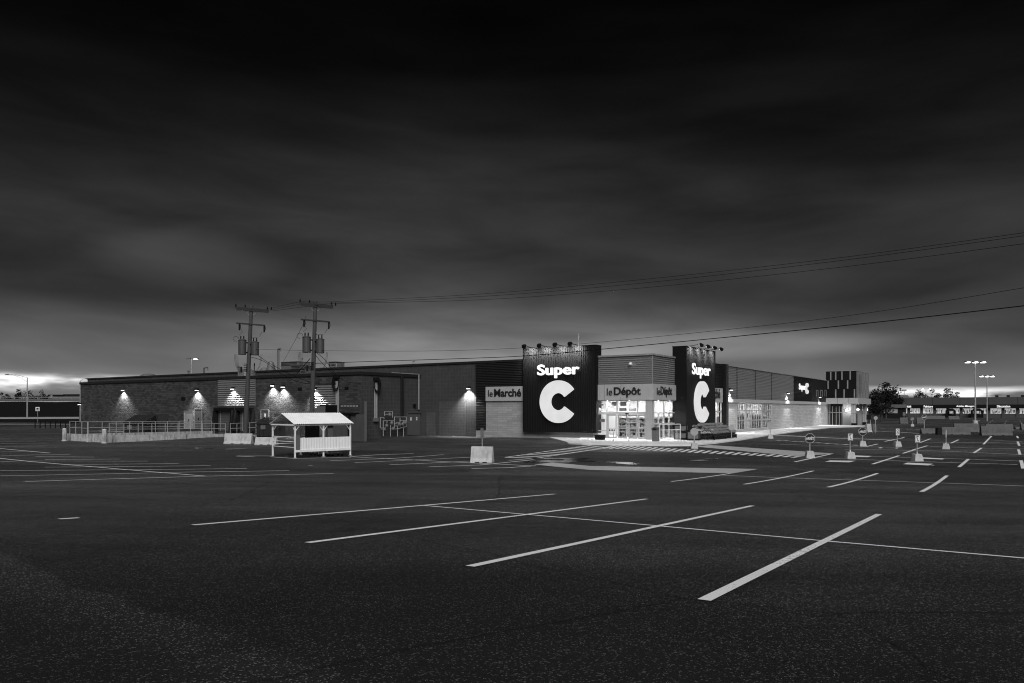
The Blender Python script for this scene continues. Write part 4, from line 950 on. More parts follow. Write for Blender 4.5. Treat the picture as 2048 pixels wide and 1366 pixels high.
cable('overhead_cable', [(500, 698, 66), (622, 701, 62), (850, 702, 58), (1060, 695, 54), (1260, 678.5, 50), (1660, 636, 41), (2048, 575.5, 34), (2300, 530, 30)], 'thin overhead cable passing just above the wide sign panel', .012)
cable('overhead_cable', [(622, 727, 62), (740, 723, 61), (940, 716.5, 58), (1060, 711, 55), (1260, 693, 50), (1660, 654, 41), (2048, 611.5, 34), (2300, 580, 30)], 'thickest and lowest overhead cable, crossing the top of the wide sign panel', .025)
cable('service_drop', [(505, 702, 66), (540, 727, 67.5), (600, 757, 70), (640, 768, 72), (672, 768.5, 74)], 'upper sagging cable from the left pole to the pipes on the wall', .022)
cable('service_drop', [(502, 714, 66), (530, 724, 67.5), (575, 755, 70), (620, 768, 72), (672, 766.5, 74.4)], 'lower sagging cable from the left pole to the pipes on the wall', .022)
cable('service_drop', [(630, 703, 62), (650, 720, 66), (673, 751, 74)], 'upper cable from the right pole down to the roof edge', .022)
cable('service_drop', [(630, 709, 62), (645, 727, 66), (672, 753, 74)], 'lower cable from the right pole down to the roof edge', .022)
cable('service_drop', [(681, 757, 74.4), (700, 765, 74.6), (722, 766.5, 74.5), (746, 764, 77)], 'cable sagging along the wall between the two pipe heads', .022)
cable('guy_wire', [(612, 632, 62), (597, 668, 64), (561, 733, 82)], 'long thin stay wire slanting down left from the right pole', .014)
cable('guy_wire', [(620, 717, 62), (595, 746, 66)], 'pale short stay slanting down left from the right pole', .03)
# ================================================================== CART SHELTER
a = G(590, 916.5); th = R_(45)
SX = Vector((math.cos(th), math.sin(th), 0)); 
SH = root('cart_shelter', a, R_(45), 'small white roofed cart shelter on thin posts in front of the utility poles', 'cart shelter')
Ls, Ws, Hs = 3.75, 2.7, 1.98
def PS(name, fn, m_, parent=SH, **k): mb = MB(); fn(mb); return mb.build(name, m_, parent, **k)
for (x, y) in ((0, 0), (Ls, 0), (0, Ws), (Ls, Ws), (Ls * .5, 0), (Ls * .5, Ws)):
    p = PS('post', lambda m: m.box(x - .04, x + .04, y - .04, y + .04, -.1, Hs), M_white)
    PS('foot_plate', lambda m: m.box(x - .09, x + .09, y - .09, y + .09, -.02, .03), M_galv, p)
RH = .60; ov = .18
def roof_side(m, s_):
    n = 60; ya, yb = (-ov, Ws / 2) if s_ < 0 else (Ws + ov, Ws / 2); vs = []; fs = []
    for i in range(n + 1):
        x = -.15 + (Ls + .3) * i / n; o = .018 * (1 if i % 2 else -1)
        vs += [(x, ya, Hs + .02 + o), (x, yb, Hs + RH + .06 + o)]
    for i in range(n): fs.append((2*i, 2*i+1, 2*i+3, 2*i+2))
    m.add(vs, fs)
PS('roof', lambda m: roof_side(m, -1), M_whitec); PS('roof', lambda m: roof_side(m, 1), M_whitec)
def gable(m, x):
    z0 = Hs
    m.tube([(x, -ov, z0), (x, Ws/2, z0 + RH + .02)], .045, 4); m.tube([(x, Ws + ov, z0), (x, Ws/2, z0 + RH + .02)], .045, 4); m.box(x - .03, x + .03, 0, Ws, z0 - .08, z0)
PS('gable_frame', lambda m: (gable(m, -.1), gable(m, Ls + .1)), M_white)
PS('gable_board', lambda m: m.prism([(Ws*.30, Hs + .36), (Ws*.70, Hs + .36), (Ws/2, Hs + RH)], -.09, -.05, 'x'), M_plast)
PS('eave_beam', lambda m: (m.box(0, Ls, -.05, .03, Hs - .09, Hs), m.box(0, Ls, Ws - .03, Ws + .05, Hs - .09, Hs)), M_white)
def brk(m):
    for x in (0, Ls * .5, Ls):
        for y in (0, Ws):
            for s_ in (-1, 1):
                if 0 <= x + s_ * .3 <= Ls: m.tube([(x, y, Hs - .45), (x + s_ * .3, y, Hs - .06)], .022, 4)
    for s_, y in ((1, 0), (-1, Ws)): m.tube([(0, y, Hs - .45), (0, y + s_ * .3, Hs - .06)], .022, 4)
PS('bracing', brk, M_white)
zp0, zp1 = .42, 1.18
def panel(m):
    n = 64; vs = []; fs = []
    for i in range(n + 1):
        x = .32 + (Ls - .34) * i / n; o = -.055 - (.014 if i % 2 else 0); vs += [(x, o, zp0 + .06), (x, o, zp1)]
    for i in range(n): fs.append((2*i, 2*i+2, 2*i+3, 2*i+1))
    m.add(vs, fs)
PS('side_panel', panel, M_whitec)
PS('side_panel', lambda m: m.box(.02, .30, -.055, -.045, zp0 + .08, zp1 + .12), M_plast)
PS('lower_rail', lambda m: (m.box(0, Ls, -.10, -.04, zp0 - .07, zp0 + .06),), M_white)
PS('end_rail', lambda m: [m.tube([(0, 0, z), (0, Ws, z)], .022, 5) for z in (.62, .95, 1.22)], M_white)
PS('rear_rail', lambda m: [m.tube([(0, Ws, z), (Ls, Ws, z)], .03, 5) for z in (.75, 1.15)], M_white)
PS('poster_board', lambda m: m.box(2.15, 3.15, Ws - .10, Ws - .06, .95, 1.93), M_paintb)
def stxt(m):
    fittext(m, 'Super', 2.2, 2.72, 1.62, 1.86, Ws - .115, Ws - .10, 'x', .02); logo(m, 2.95, 1.74, .11, .05, Ws - .115, Ws - .10, 'x', n=20)
    m.box(2.3, 3.0, Ws - .11, Ws - .10, 1.02, 1.07)
PS('poster_lettering', stxt, M_plast)
# carts in the shelter
def cart(loc, rz, label):
    r = root('shopping_cart', loc, rz, label, 'shopping cart', 'shopping carts in the shelter')
    m = MB()
    for x in (0, .75):
        for y in (0, .45): m.tube([(x, y, .12), (x, y, .2)], .02, 4)
    m.tube([(0, 0, .2), (.75, 0, .2), (.75, .45, .2), (0, .45, .2), (0, 0, .2)], .018, 4)
    m.tube([(0, 0, .2), (-.05, 0, .95), (-.12, 0, 1.02)], .015, 4); m.tube([(0, .45, .2), (-.05, .45, .95), (-.12, .45, 1.02)], .015, 4); m.build('frame', M_galv, r)
    m = MB()
    for k in range(9):
        x = .0 + k * .1
        for y in (0.0, .45): m.tube([(x, y + (.03 if y == 0 else -.03), .48), (x + .02, y, .92 - k * .012)], .008, 3)
    for z in (.5, .62, .75, .9): m.tube([(-.03, 0, z), (.85, .02, z * .97), (.85, .43, z * .97), (-.03, .45, z)], .009, 3)
    m.build('basket', M_galv, r)
    m = MB(); m.tube([(-.12, -.02, 1.02), (-.12, .47, 1.02)], .025, 6); m.build('handle', M_blk, r)
    for x in (0, .75):
        for y in (0, .45):
            m = MB(); m.tube([(x, y - .02, .065), (x, y + .02, .065)], .065, 10); m.build('wheel', M_blk, r)
sw = lambda x, y: a + SX * x + Vector((-SX.y, SX.x, 0)) * y + Vector((0, 0, -.02))
for i, (x, y, lb) in enumerate(((2.1, .5, 'nearest wire cart in the shelter behind the white ribbed panel'), (2.75, .52, 'wire cart nested second in the shelter row'), (2.3, 1.7, 'wire cart standing at the back of the shelter'))):
    q = sw(x, y); q.z = g(q.x, q.y); cart(q, th, lb)
# ================================================================== CONCRETE BARRIERS
def jersey(px, py, length, rz, label, h=.86, wid=.60, group='concrete road barriers', mt=None):
    b = G(px, py) if not isinstance(px, Vector) else px
    r = root('concrete_barrier', b, rz, label, 'concrete barrier', group)
    w2 = wid / 2; sec = [(-w2, .0), (-w2, .07), (-w2 + .10, .26), (-.09, h - .03), (-.07, h), (.07, h), (.09, h - .03), (w2 - .10, .26), (w2, .07), (w2, 0)]
    m = MB(); L2 = length / 2; n = len(sec)
    cuts = [(-L2, 0), (-L2 + .02, 0)]
    m.prism([(p[0], p[1]) for p in sec], -L2, L2, 'x'); o = m.build('body', mt or M_conc, r, bevel=.012)
    m = MB()
    for s_ in (-1, 1): m.box(s_ * L2 * .35 - .12, s_ * L2 * .35 + .12, -w2 - .004, w2 + .004, -.02, .06)
    m.build('lifting_slot', M_blk, r)
    return r, b
J1 = jersey(477.5, 888, 2.35, R_(-8), 'large pale barrier beneath the left utility pole')
J2 = jersey(533, 890, 1.75, R_(-6), 'smaller pale barrier half behind the cart shelter', .62)
J3, jb = jersey(964.5, 925.5, 1.18, R_(-12), 'short pale barrier alone in mid lot carrying an edge-on sign post', .86)
for (x0, x1, y, h, lab) in ((1842, 1874, 867.5, .62, 'low barrier at the left end of the line across the right lot'), (1883, 1938, 869.5, .86, 'long barrier second in the line across the right lot'), (1962, 2022, 871, 1.05, 'tallest long barrier at the right end of the near line'),
        (1908, 1956, 859.5, .86, 'barrier standing behind the gap of the near line'), (1938, 1956, 864.5, .5, 'very low short barrier in the gap of the near line'), (1972, 2024, 861.5, .86, 'barrier half hidden behind the tallest one'),
        (1852, 1889, 837.8, .9, 'far barrier near the strip mall left of a shorter one'), (1897, 1918, 838.8, .9, 'far short barrier near the strip mall dark gate'), (1800, 1815, 847.5, 1.2, 'small dark far block left of the tiny stop sign'), (1833, 1848, 847.3, 1.2, 'small dark far block right of the tiny stop sign'),
        (1731, 1743, 865, 1.05, 'pale barrier seen end-on near the mall canopy'), (1743, 1752.5, 865, 1.05, 'greyer barrier seen end-on beside the pale one'), (2042, 2085, 859.5, .8, 'barrier cut by the right edge of the view'), (2030, 2080, 858, .3, 'low kerb block by the right edge of the view')):
    p0, p1 = G(x0, y), G(x1, y); c = (p0 + p1) / 2; L = (p1 - p0).length
    jersey(c, 0, L, R_(-3) if x0 > 1760 else R_(20), lab, h, .6, 'barriers in the right lot', M_concg if x0 != 1731 else M_conc)
q = G(1877.5, 869.5); r = root('junction_block', q, 0, 'dark squat block wedged between two barriers of the line', 'concrete block'); m = MB(); m.prism([(-.28, 0), (-.25, .75), (.22, .8), (.28, 0)], -.25, .25, 'y'); m.build('body', M_cladd, r, bevel=.02)
# ================================================================== SIGNS
def sign_base(r, s=.72, h=.62):
    m = MB(); w2 = s / 2; t2 = w2 * .72
    m.add([(-w2,-w2,0),(w2,-w2,0),(w2,w2,0),(-w2,w2,0),(-t2,-t2,h),(t2,-t2,h),(t2,t2,h),(-t2,t2,h)], [(0,3,2,1),(4,5,6,7),(0,1,5,4),(1,2,6,5),(2,3,7,6),(3,0,4,7)]); m.build('concrete_base', M_conc, r, bevel=.02)
def stop_sign(px, pyb, pyc, rad_px, label, rz=0.0, base=True, back=False, sc=1.0, rot=0):
    b = G(px, pyb); D = b.y; k = D / F; zc = (pyb - pyc) * k; rad = rad_px * k
    r = root('stop_sign', b, rz, label, 'stop sign', 'octagonal signs on concrete feet')
    if base: sign_base(r, .50, .42)
    m = MB(); m.tube([(0, 0, .35 if base else 0), (0, 0, zc + rad * .8)], .04 * sc, 6); m.build('post', M_galv, r)
    y0 = -.06 * sc; oct_ = [(math.cos(R_(22.5 + 45 * i)) * rad / .924, zc + math.sin(R_(22.5 + 45 * i)) * rad / .924) for i in range(8)]
    m = MB(); m.prism(oct_, y0, y0 + .015, 'y'); pl = m.build('plate', M_galv if back else M_paintw, r)
    if not back:
        o2 = [(x * .94, zc + (z - zc) * .94) for x, z in oct_]
        m = MB(); m.prism(o2, y0 - .006, y0, 'y'); fc = m.build('face', M_paintb, pl)
        m = MB(); fittext(m, 'ARRÊT', -rad * .84, rad * .84, zc - rad * .34, zc + rad * .42, y0 - .012, y0 - .006, 'x', .02); m.build('lettering', M_paintw, pl)
    return r
stop_sign(1619.5, 916.3, 876.5, 9.2, 'nearest black ARRÊT octagon on a pale foot at the end of the crossing bars', R_(-8))
stop_sign(1725, 893, 863, 7.7, 'second ARRÊT octagon, in front of the mall entrance', R_(-10))
stop_sign(1848.5, 866, 834.6, 4.9, 'ARRÊT octagon on a bare post behind the line of barriers', R_(-12), base=False)
stop_sign(1824.5, 853, 838, 3.3, 'tiny far ARRÊT octagon between two dark blocks', R_(-12))
stop_sign(1388.5, 897.5, 863.5, 7.6, 'grey back of an octagonal sign in front of the plant display', R_(-6), back=True)
stop_sign(1540.5, 877.5, 851, 5.8, 'grey back of an octagonal sign before the large side window', R_(-6), back=True)
stop_sign(1463.0, 880, 855, 5.6, 'grey back of a sign just behind the plant display', R_(-6), back=True, base=False)
stop_sign(1751, 866, 836, 3.6, 'grey back of a small sign at the far end of the mall canopy', R_(-6), back=True, base=False)
def park_sign(px, pyb, x0, x1, y0, y1, label, rz=0.0, edge=False, two=False):
    b = G(px, pyb); k = b.y / F; r = root('parking_sign', b, rz, label, 'parking sign', 'parking signs on concrete feet')
    sign_base(r, .50, .40); za, zb = (pyb - y1) * k, (pyb - y0) * k; w_ = (x1 - x0) * k / 2
    m = MB(); m.tube([(0, 0, .3), (0, 0, zb)], .03, 6); m.lathe([(.07, .39), (.04, .5)], (0, 0, 0), 6); m.build('post', M_galv, r)
    m = MB(); m.box(-w_, w_, -.065, -.05, za, zb) if not edge else m.box(-.02, .02, -.25, .25, za, zb); pl = m.build('plate', M_paintw, r)
    if not edge:
        m = MB(); h = zb - za
        if two:
            logo(m, 0, zb - h * .27, h * .17, h * .11, -.075, -.066, 'x', cut=2, n=16); logo(m, 0, zb - h * .68, h * .17, h * .11, -.075, -.066, 'x', cut=2, n=16)
        else:
            fittext(m, 'P', -w_ * .45, w_ * .35, zb - h * .36, zb - h * .08, -.075, -.066, 'x', .03)
            # wheelchair symbol
            m.lathe([(.01, -.02), (.035, 0), (.01, .02)], (-w_ * .15, -.07, zb - h * .46), 8)
            m.box(-w_ * .2, -w_ * .05, -.075, -.066, zb - h * .72, zb - h * .5); m.box(-w_ * .05, w_ * .3, -.075, -.066, zb - h * .72, zb - h * .67); m.box(w_ * .22, w_ * .34, -.075, -.066, zb - h * .82, zb - h * .67)
            m.box(-w_ * .6, w_ * .6, -.075, -.066, zb - h * .93, zb - h * .88)
            m.box(-w_ * .9, w_ * .9, -.073, -.066, zb - h * .03, zb - h * .015); m.box(-w_ * .9, w_ * .9, -.073, -.066, za + h * .015, za + h * .03)
            m.box(-w_ * .92, -w_ * .86, -.073, -.066, za + h * .03, zb - h * .03); m.box(w_ * .86, w_ * .92, -.073, -.066, za + h * .03, zb - h * .03)
        m.build('symbol', M_paintb, pl)
    return r
park_sign(1700, 917.5, 1694.3, 1704.3, 867, 881.3, 'nearest white disabled-parking sign, right of the nearest ARRÊT octagon')
park_sign(1834, 922.3, 1828.8, 1839.5, 870, 885.3, 'white disabled-parking sign nearest the right side of the lot', R_(3))
park_sign(1794.5, 893.5, 1791, 1798, 857.3, 870.5, 'narrow white sign with two round symbols', two=True)
park_sign(1892, 898.5, 1888, 1893, 859.5, 875, 'sign seen edge-on, on a foot before the barrier line', R_(-29), edge=True)
# the sign on the lone barrier
zz = jb + Vector((0, 0, .86)); r = root('post_sign', zz, R_(-12), 'narrow grey sign seen nearly edge-on above the lone mid-lot barrier', 'sign')
m = MB(); m.tube([(0, 0, 0), (0, 0, .95)], .03, 6); m.build('post', M_galv, r)
m = MB(); m.box(-.09, .07, -.03, .03, .42, .96); m.build('plate', M_plast, r)
q = G(1808, 846); r = root('post_sign', q, 0, 'tiny pale sign far off before the strip mall windows', 'sign'); m = MB(); m.tube([(0, 0, 0), (0, 0, 2.1)], .04, 5); m.build('post', M_galv, r); m = MB(); m.box(-.28, .28, -.06, -.04, 1.5, 2.2); m.build('plate', M_plast, r)
# ================================================================== RAMP WALLS, RAILINGS, BOLLARDS
def lowwall(name, p0, p1, z0, z1, t, label, m_=None):
    d = (p1 - p0); d.z = 0; L = d.length; d.normalize(); n_ = Vector((-d.y, d.x, 0)) * t
    m = MB(); N_ = 10; vs = []; fs = []
    for i in range(N_ + 1):
        c = p0.lerp(p1, i / N_); zt = z0 + (z1 - z0) * i / N_
        for off, zz_ in ((Vector((0,0,0)), -.5), (Vector((0,0,0)), zt), (n_, zt), (n_, -.5)): vs.append((c.x + off.x, c.y + off.y, zz_))
    for i in range(N_):
        for k in range(4): fs.append((4*i+k, 4*i+(k+1)%4, 4*(i+1)+(k+1)%4, 4*(i+1)+k))
    fs += [(0,1,2,3), (4*N_, 4*N_+3, 4*N_+2, 4*N_+1)]
    m.add(vs, fs); return tag(m.build(name, m_ or M_concd), label, 'low wall')
def railing(p0, p1, n, label, h=1.02, ext=0.0, rails=(1.0, .5)):
    r = root('railing', p0, 0, label, 'railing', 'pipe railings of the loading ramp'); d = p1 - p0
    for i in range(n):
        c = d * (i / (n - 1)); m = MB(); m.tube([c + Vector((0, 0, -.05)), c + Vector((0, 0, h))], .023, 6); m.build('post', M_rail, r)
    for f in rails:
        m = MB(); m.tube([Vector((0, 0, h * f)), d + Vector((0, 0, h * f))], .023, 6); m.build('rail', M_rail, r)
W0 = G(213, 885.5); W1 = A(452, 867.5, 74.0); Wl = G(134, 881)
zw = .62
p0 = Vector((W0.x, W0.y, 0)); p1 = Vector((W1.x, W1.y, 0)); pl_ = Vector((Wl.x, Wl.y, 0))
lowwall('ramp_wall', p0, p1, zw, W1.z, .22, 'stained low concrete wall on the near side of the loading ramp')
dW = (p1 - p0).normalized(); nW = Vector((-dW.y, dW.x, 0))
lowwall('ramp_wall', pl_, p0 - (p0 - pl_).normalized() * .12, .62, .62, .22, 'stained low concrete end wall behind the two bollards')
q0 = pl_.lerp(p0, .02) + nW * .1; q1 = A(425, 862.5, 77.5); q1.z = 0
lowwall('ramp_wall', p0 + nW * 2.6, Vector((q1.x, q1.y, 0)), .72, .58, .22, 'stained low concrete wall on the far side of the loading ramp')
railing(Vector((p0.x, p0.y, zw)) + dW * .3 + nW * .1, Vector((p1.x, p1.y, W1.z)) + nW * .1, 10, 'railing on the near wall of the loading ramp', 1.02)
railing(Vector((pl_.x, pl_.y, .62)) + Vector((.2, .1, 0)), Vector((p0.x, p0.y, .62)) + nW * 2.6, 4, 'railing on the left end wall of the ramp', 1.12)
railing(Vector((p0.x, p0.y, .72)) + nW * 2.7, Vector((q1.x, q1.y, .58)) + nW * .1, 11, 'railing on the far wall of the loading ramp', 1.02)
e0 = Vector((p1.x, p1.y, W1.z)) + nW * .1; e1 = A(512, 864, 77.5)
railing(e0 + dW * .6, Vector((e1.x, e1.y, .45)), 5, 'railing running on past the dock doors behind the left pole', 1.0)
def bollard(px, py, h, label):
    b = G(px, py); r = root('bollard', b, 0, label, 'bollard', 'steel bollards at the ramp'); m = MB(); m.lathe([(.17, -.1), (.17, h - .05), (.12, h), (.03, h + .02)], n=12); m.build('post', M_concd, r); m = MB(); m.lathe([(.24, 0), (.24, .06), (.19, .07)], n=12); m.build('foot', M_concd, r)
bollard(209, 886.5, 1.18, 'bollard at the near corner of the ramp wall'); bollard(129, 882, 1.12, 'bollard at the far left end of the ramp wall')
# ================================================================== DUMPSTERS
def dumpster(loc, rz, L, Wd, h0, h1, label, lids=2):
    r = root('dumpster', loc, rz, label, 'dumpster', 'dark metal dumpsters by the service wing')
    m = MB(); m.prism([(0, .12), (0, h0), (Wd, h1), (Wd, .12)], 0, L, 'x')
    for k in range(5): m.box(L * (k + .5) / 5 - .05, L * (k + .5) / 5 + .05, -.06, 0, .12, h0 - .15)
    m.box(-.05, L + .05, -.08, .0, h0 - .12, h0); m.box(0, L, .1, Wd - .1, 0, .12); m.build('body', M_dump, r)
    for k in range(lids):
        a_, b_ = L * k / lids + .02, L * (k + 1) / lids - .02
        m = MB(); m.prism([(-.08, h0 + .01), (-.08, h0 + .07), (Wd * .98, h1 + .08), (Wd * .98, h1 + .01)], a_, b_, 'x')
        for j in (.25, .5, .75): xx = a_ + (b_ - a_) * j; m.prism([(-.06, h0 + .07), (-.06, h0 + .11), (Wd * .97, h1 + .12), (Wd * .97, h1 + .08)], xx - .04, xx + .04, 'x')
        m.build('lid', M_lid, r)
    m = MB(); m.box(L * .2, L * .42, -.075, -.06, h0 - .65, h0 - .25); m.build('notice', M_plast, r)
    m = MB(); m.box(-.15, 0, .2, .5, h0 * .6, h0 * .7); m.box(L, L + .15, .2, .5, h0 * .6, h0 * .7); m.build('lifting_sleeve', M_dump, r)
q = A(247, 818, 76); dumpster(Vector((q.x, q.y, .12)), R_(-14), 2.5, 1.7, 1.35, 2.05, 'dark dumpster on the left behind the ramp railing, flat lid')
q = A(291, 818, 77); dumpster(Vector((q.x, q.y, .12)), R_(20), 2.0, 1.8, 1.3, 2.1, 'dark dumpster behind the railing with peaked lids and pale streaks')
q = G(513, 872); q = A(513, 818, 76); dumpster(Vector((q.x, q.y, 0)), R_(-5), 2.3, 1.8, 1.45, 1.95, 'black dumpster against the grey enclosure, left of the cart shelter')
# ================================================================== ENCLOSURE beside the wing
EN = root('waste_enclosure', A(729, 818, 73.2) * 1.0, ANG, 'tall grey board enclosure standing before the service wing', 'enclosure')
ez = -CAMZ; EN.location = Vector((A(729, 818, 73.2).x, 73.2, 0))
def PE(name, fn, m_, par=EN): mb = MB(); fn(mb); return mb.build(name, m_, par)
LE = 13.4
for k in range(6):
    a_ = -LE + k * LE / 6
    PE('board_panel', lambda m: (m.box(a_ + .02, a_ + LE / 6 - .02, 0, .06, -.9, 2.33)), M_enc)
PE('side_panel', lambda m: m.box(-LE, -LE + .06, .06, 3.2, -.9, 2.33), M_enc)
PE('top_beam', lambda m: (m.box(-4.9, -1.1, -.25, .35, 2.335, 2.5)), M_blk)
for x in (-5.0, -2.0): PE('dark_post', lambda m: m.box(x - .1, x + .1, -.2, -.02, -.9, 2.33), M_blk)
tp = PE('tall_post', lambda m: (m.box(.05, .22, -.08, .09, -.7, 3.6), m.box(-.1, .4, -.25, .25, -.62, -.5)), M_plast)
PE('tall_post', lambda m: m.box(-5.4, -5.2, -.05, .1, -.5, 3.45), M_plast)
PE('cross_rail', lambda m: m.box(-LE, -5.2, -.06, -.002, .0, .14), M_plast)
# compactor hood above the enclosure
q = FR(646, 818, YL - 1.2); HP = root('compactor_hopper', loc2w((q[0], YL - 1.4, 0)), ANG, 'pale slanted hopper hood with black side rising above the enclosure', 'compactor')
m = MB(); m.prism([(-1.6, 0), (-1.6, 2.3), (-.1, 3.15), (.9, 3.15), (.9, 0)], -.3, 1.3, 'y'); m.build('body', M_plast, HP)
m = MB(); m.box(.9, .96, -.3, 1.3, 1.0, 3.16); m.box(-.15, .96, -.32, 1.32, 3.155, 3.25); m.build('dark_side', M_blk, HP)
# ================================================================== ENTRANCE PROPS
r = root('litter_bin', loc2w((1.35, .9, .13)), ANG, 'grey domed waste bin right of the entrance doors', 'waste bin')
q = G(1311.5, 882.5, .13); r.location = q
m = MB(); m.prism([(-.24, 0), (-.27, .95), (.27, .95), (.24, 0)], -.24, .24, 'y'); m.build('body', M_plast, r, bevel=.02)
m = MB(); m.prism([(-.28, .95), (-.28, 1.1), (-.12, 1.2), (.12, 1.2), (.28, 1.1), (.28, .95)], -.27, .27, 'y'); m.build('lid', M_gtrans, r, bevel=.02)
m = MB(); m.box(-.16, .16, -.285, -.27, .97, 1.08); m.build('opening', M_blk, r)
# cart guard railing
r = root('guard_railing', G(1319, 882.6, .13), ANG + math.pi / 2 - R_(20), 'white slatted guard railing between the waste bin and the stacked crates', 'railing')
m = MB(); Lg = 2.6
for z in (.12, .95, 1.42): m.tube([(0, 0, z), (Lg, 0, z)], .025, 5)
for x in (0, Lg): m.tube([(x, 0, 0), (x, 0, 1.42)], .03, 5)
m.build('frame', M_white, r)
m = MB(); [m.tube([(Lg * k / 16, 0, .12), (Lg * k / 16, 0, .95)], .012, 4) for k in range(1, 16)]; m.build('slats', M_white, r)
# stacked crates of the plant display
def crate(loc, rz, sx, sy, sz, label):
    r = root('pallet_crate', loc, rz, label, 'crate', 'grey pallet crates at the plant display')
    m = MB(); m.box(0, sx, 0, sy, .12, sz - .03); m.build('body', M_plast, r, bevel=.05)
    m = MB()
    for x in (0, sx): 
        for y in (0, sy): m.box(x - .04, x + .04, y - .04, y + .04, 0, sz)
    for z in (.06, sz - .03):
        m.box(0, sx, -.035, .0 - .002, z - .03, z + .03); m.box(0, sx, sy + .002, sy + .035, z - .03, z + .03)
    m.build('frame', M_cladd, r)
c1 = G(1349, 879.5, .13)
crate(c1, ANG + R_(14), 1.05, .9, .66, 'lower of two stacked grey crates beside the guard railing')
crate(c1 + Vector((0, 0, .67)), ANG + R_(14), 1.05, .9, .62, 'upper of two stacked grey crates beside the guard railing')
crate(G(1374.5, 880.8, .13), ANG + R_(14), 1.0, .9, .80, 'single grey crate behind the grey sign back')
# benches with potted flowers
def bush_mesh(seed, R0=.20, n=170, mt=None):
    rnd = random.Random(seed); m = MB()
    for i in range(n):
        u = rnd.random() ** .5; th_ = rnd.uniform(0, 6.283); ph = math.acos(rnd.uniform(.0, 1.0)); rr = R0 * (.72 + .32 * rnd.random())
        c = Vector((math.cos(th_) * math.sin(ph) * rr, math.sin(th_) * math.sin(ph) * rr, math.cos(ph) * rr * .85 + .12))
        s_ = rnd.uniform(.02, .042); a_ = Vector((rnd.uniform(-1, 1), rnd.uniform(-1, 1), rnd.uniform(-1, 1))).normalized() * s_; b_ = a_.cross(Vector((rnd.uniform(-1, 1), rnd.uniform(-1, 1), .3))).normalized() * s_
        m.add([c - a_, c - b_, c + a_, c + b_], [(0, 1, 2, 3)])
    return m
protos = []
for sd__, mm_, nm, lab in ((1, M_flow, 'chrysanthemum_pot', 'dark round potted chrysanthemum on the stepped display'), (2, M_leafl, 'chrysanthemum_pot', 'pale round potted chrysanthemum on the stepped display')):
    r = root(nm, (0, 0, 0), 0, lab, 'potted flowers', 'potted chrysanthemums on the display')
    bush_mesh(sd__, .21, mt=mm_).build('flowers', mm_, r); m = MB(); m.lathe([(.09, -.12), (.13, .06), (.12, .06)], n=8); m.build('pot', M_paintb, r); protos.append(r)
used = [False, False]; bench_n = 0
def bench(px0, px1, pyb, rows, lab, kinds, dark=True):
    global bench_n
    p0, p1 = G(px0, pyb[0], .13), G(px1, pyb[1], .13); d_ = p1 - p0; L = d_.length; rz = math.atan2(d_.y, d_.x)
    r = root('display_bench', p0, rz, lab, 'plant bench', 'stepped benches of the plant display'); dn = Vector((-math.sin(rz), math.cos(rz), 0)); du = d_.normalized()
    m = MB()
    for k in range(rows):
        z = .35 + .22 * k; y = .1 + .42 * k; m.box(0, L, y, y + .40, z - .04, z)
    m.build('shelf_board', M_paintb, r)
    m = MB()
    for x in (.05, L * .5, L - .05): m.box(x - .03, x + .03, .1, .16, 0, .35); m.box(x - .03, x + .03, .1 + .42 * rows - .06, .1 + .42 * rows, 0, .35 + .22 * (rows - 1)); m.prism([(.1, .0), (.16, 0), (.1 + .42 * rows, .3 + .22 * (rows - 1)), (.04 + .42 * rows, .3 + .22 * (rows - 1))], x - .02, x + .02, 'x')
    m.build('support', M_paintb, r)
    m = MB(); m.box(.0, L, .12, .14, .05, .33); m.build('skirt', M_blk, r)
    for k in range(rows):
        n_ = int(L / .36)
        for i in range(n_):
            kd = kinds[min(k, len(kinds) - 1)]; pr = protos[kd]
            q = p0 + du * (.2 + i * (L - .3) / max(1, n_ - 1) * .98) + dn * (.3 + .42 * k) + Vector((0, 0, .35 + .22 * k + .12)) + Vector((random.uniform(-.03, .03), random.uniform(-.03, .03), 0))
            if not used[kd]: used[kd] = True; pr.location = q
            else: dup(pr, q, random.uniform(0, 6))
bench(1391, 1431, (880.3, 880), 2, 'low dark bench of pale potted flowers right of the single crate', [1, 1])
bench(1432, 1476, (880.2, 875.5), 4, 'tall stepped bench of dark potted flowers at the sidewalk edge', [0, 0, 0, 0])
bench(1400, 1425, (876, 875.5), 3, 'stepped bench of mixed potted flowers under the side sign panel', [1, 0, 0])
# dark planter tubs and low rail by the doors
q = G(1190, 879.5, .13); r = root('planter_tub', q, ANG, 'black square planter tub left of the sliding doors', 'planter'); m = MB(); m.prism([(0, 0), (-.06, .38), (.82, .38), (.74, 0)], 0, .5, 'y'); m.build('body', M_blk, r, bevel=.02); m = MB(); m.box(-.09, .85, -.03, .53, .38, .43); m.build('rim', M_blk, r)
r = root('low_bumper_rail', G(1160.5, 881, .13), ANG, 'low white bumper rail beside the planter tub', 'rail'); m = MB(); m.tube([(0, 0, 0), (0, 0, .25), (1.3, 0, .25), (1.3, 0, 0)], .03, 6); m.build('hoop', M_white, r)
for px, lb in ((1227, 'thin post before the left sliding door'), (1258, 'thin post before the right sliding doors')):
    r = root('guide_post', G(px, 881.5, .13), ANG, lb, 'post'); m = MB(); m.tube([(0, 0, 0), (0, 0, .78 if px == 1227 else .55)], .035, 6); m.lathe([(.09, 0), (.09, .03)], n=8); m.build('tube', M_galv, r)
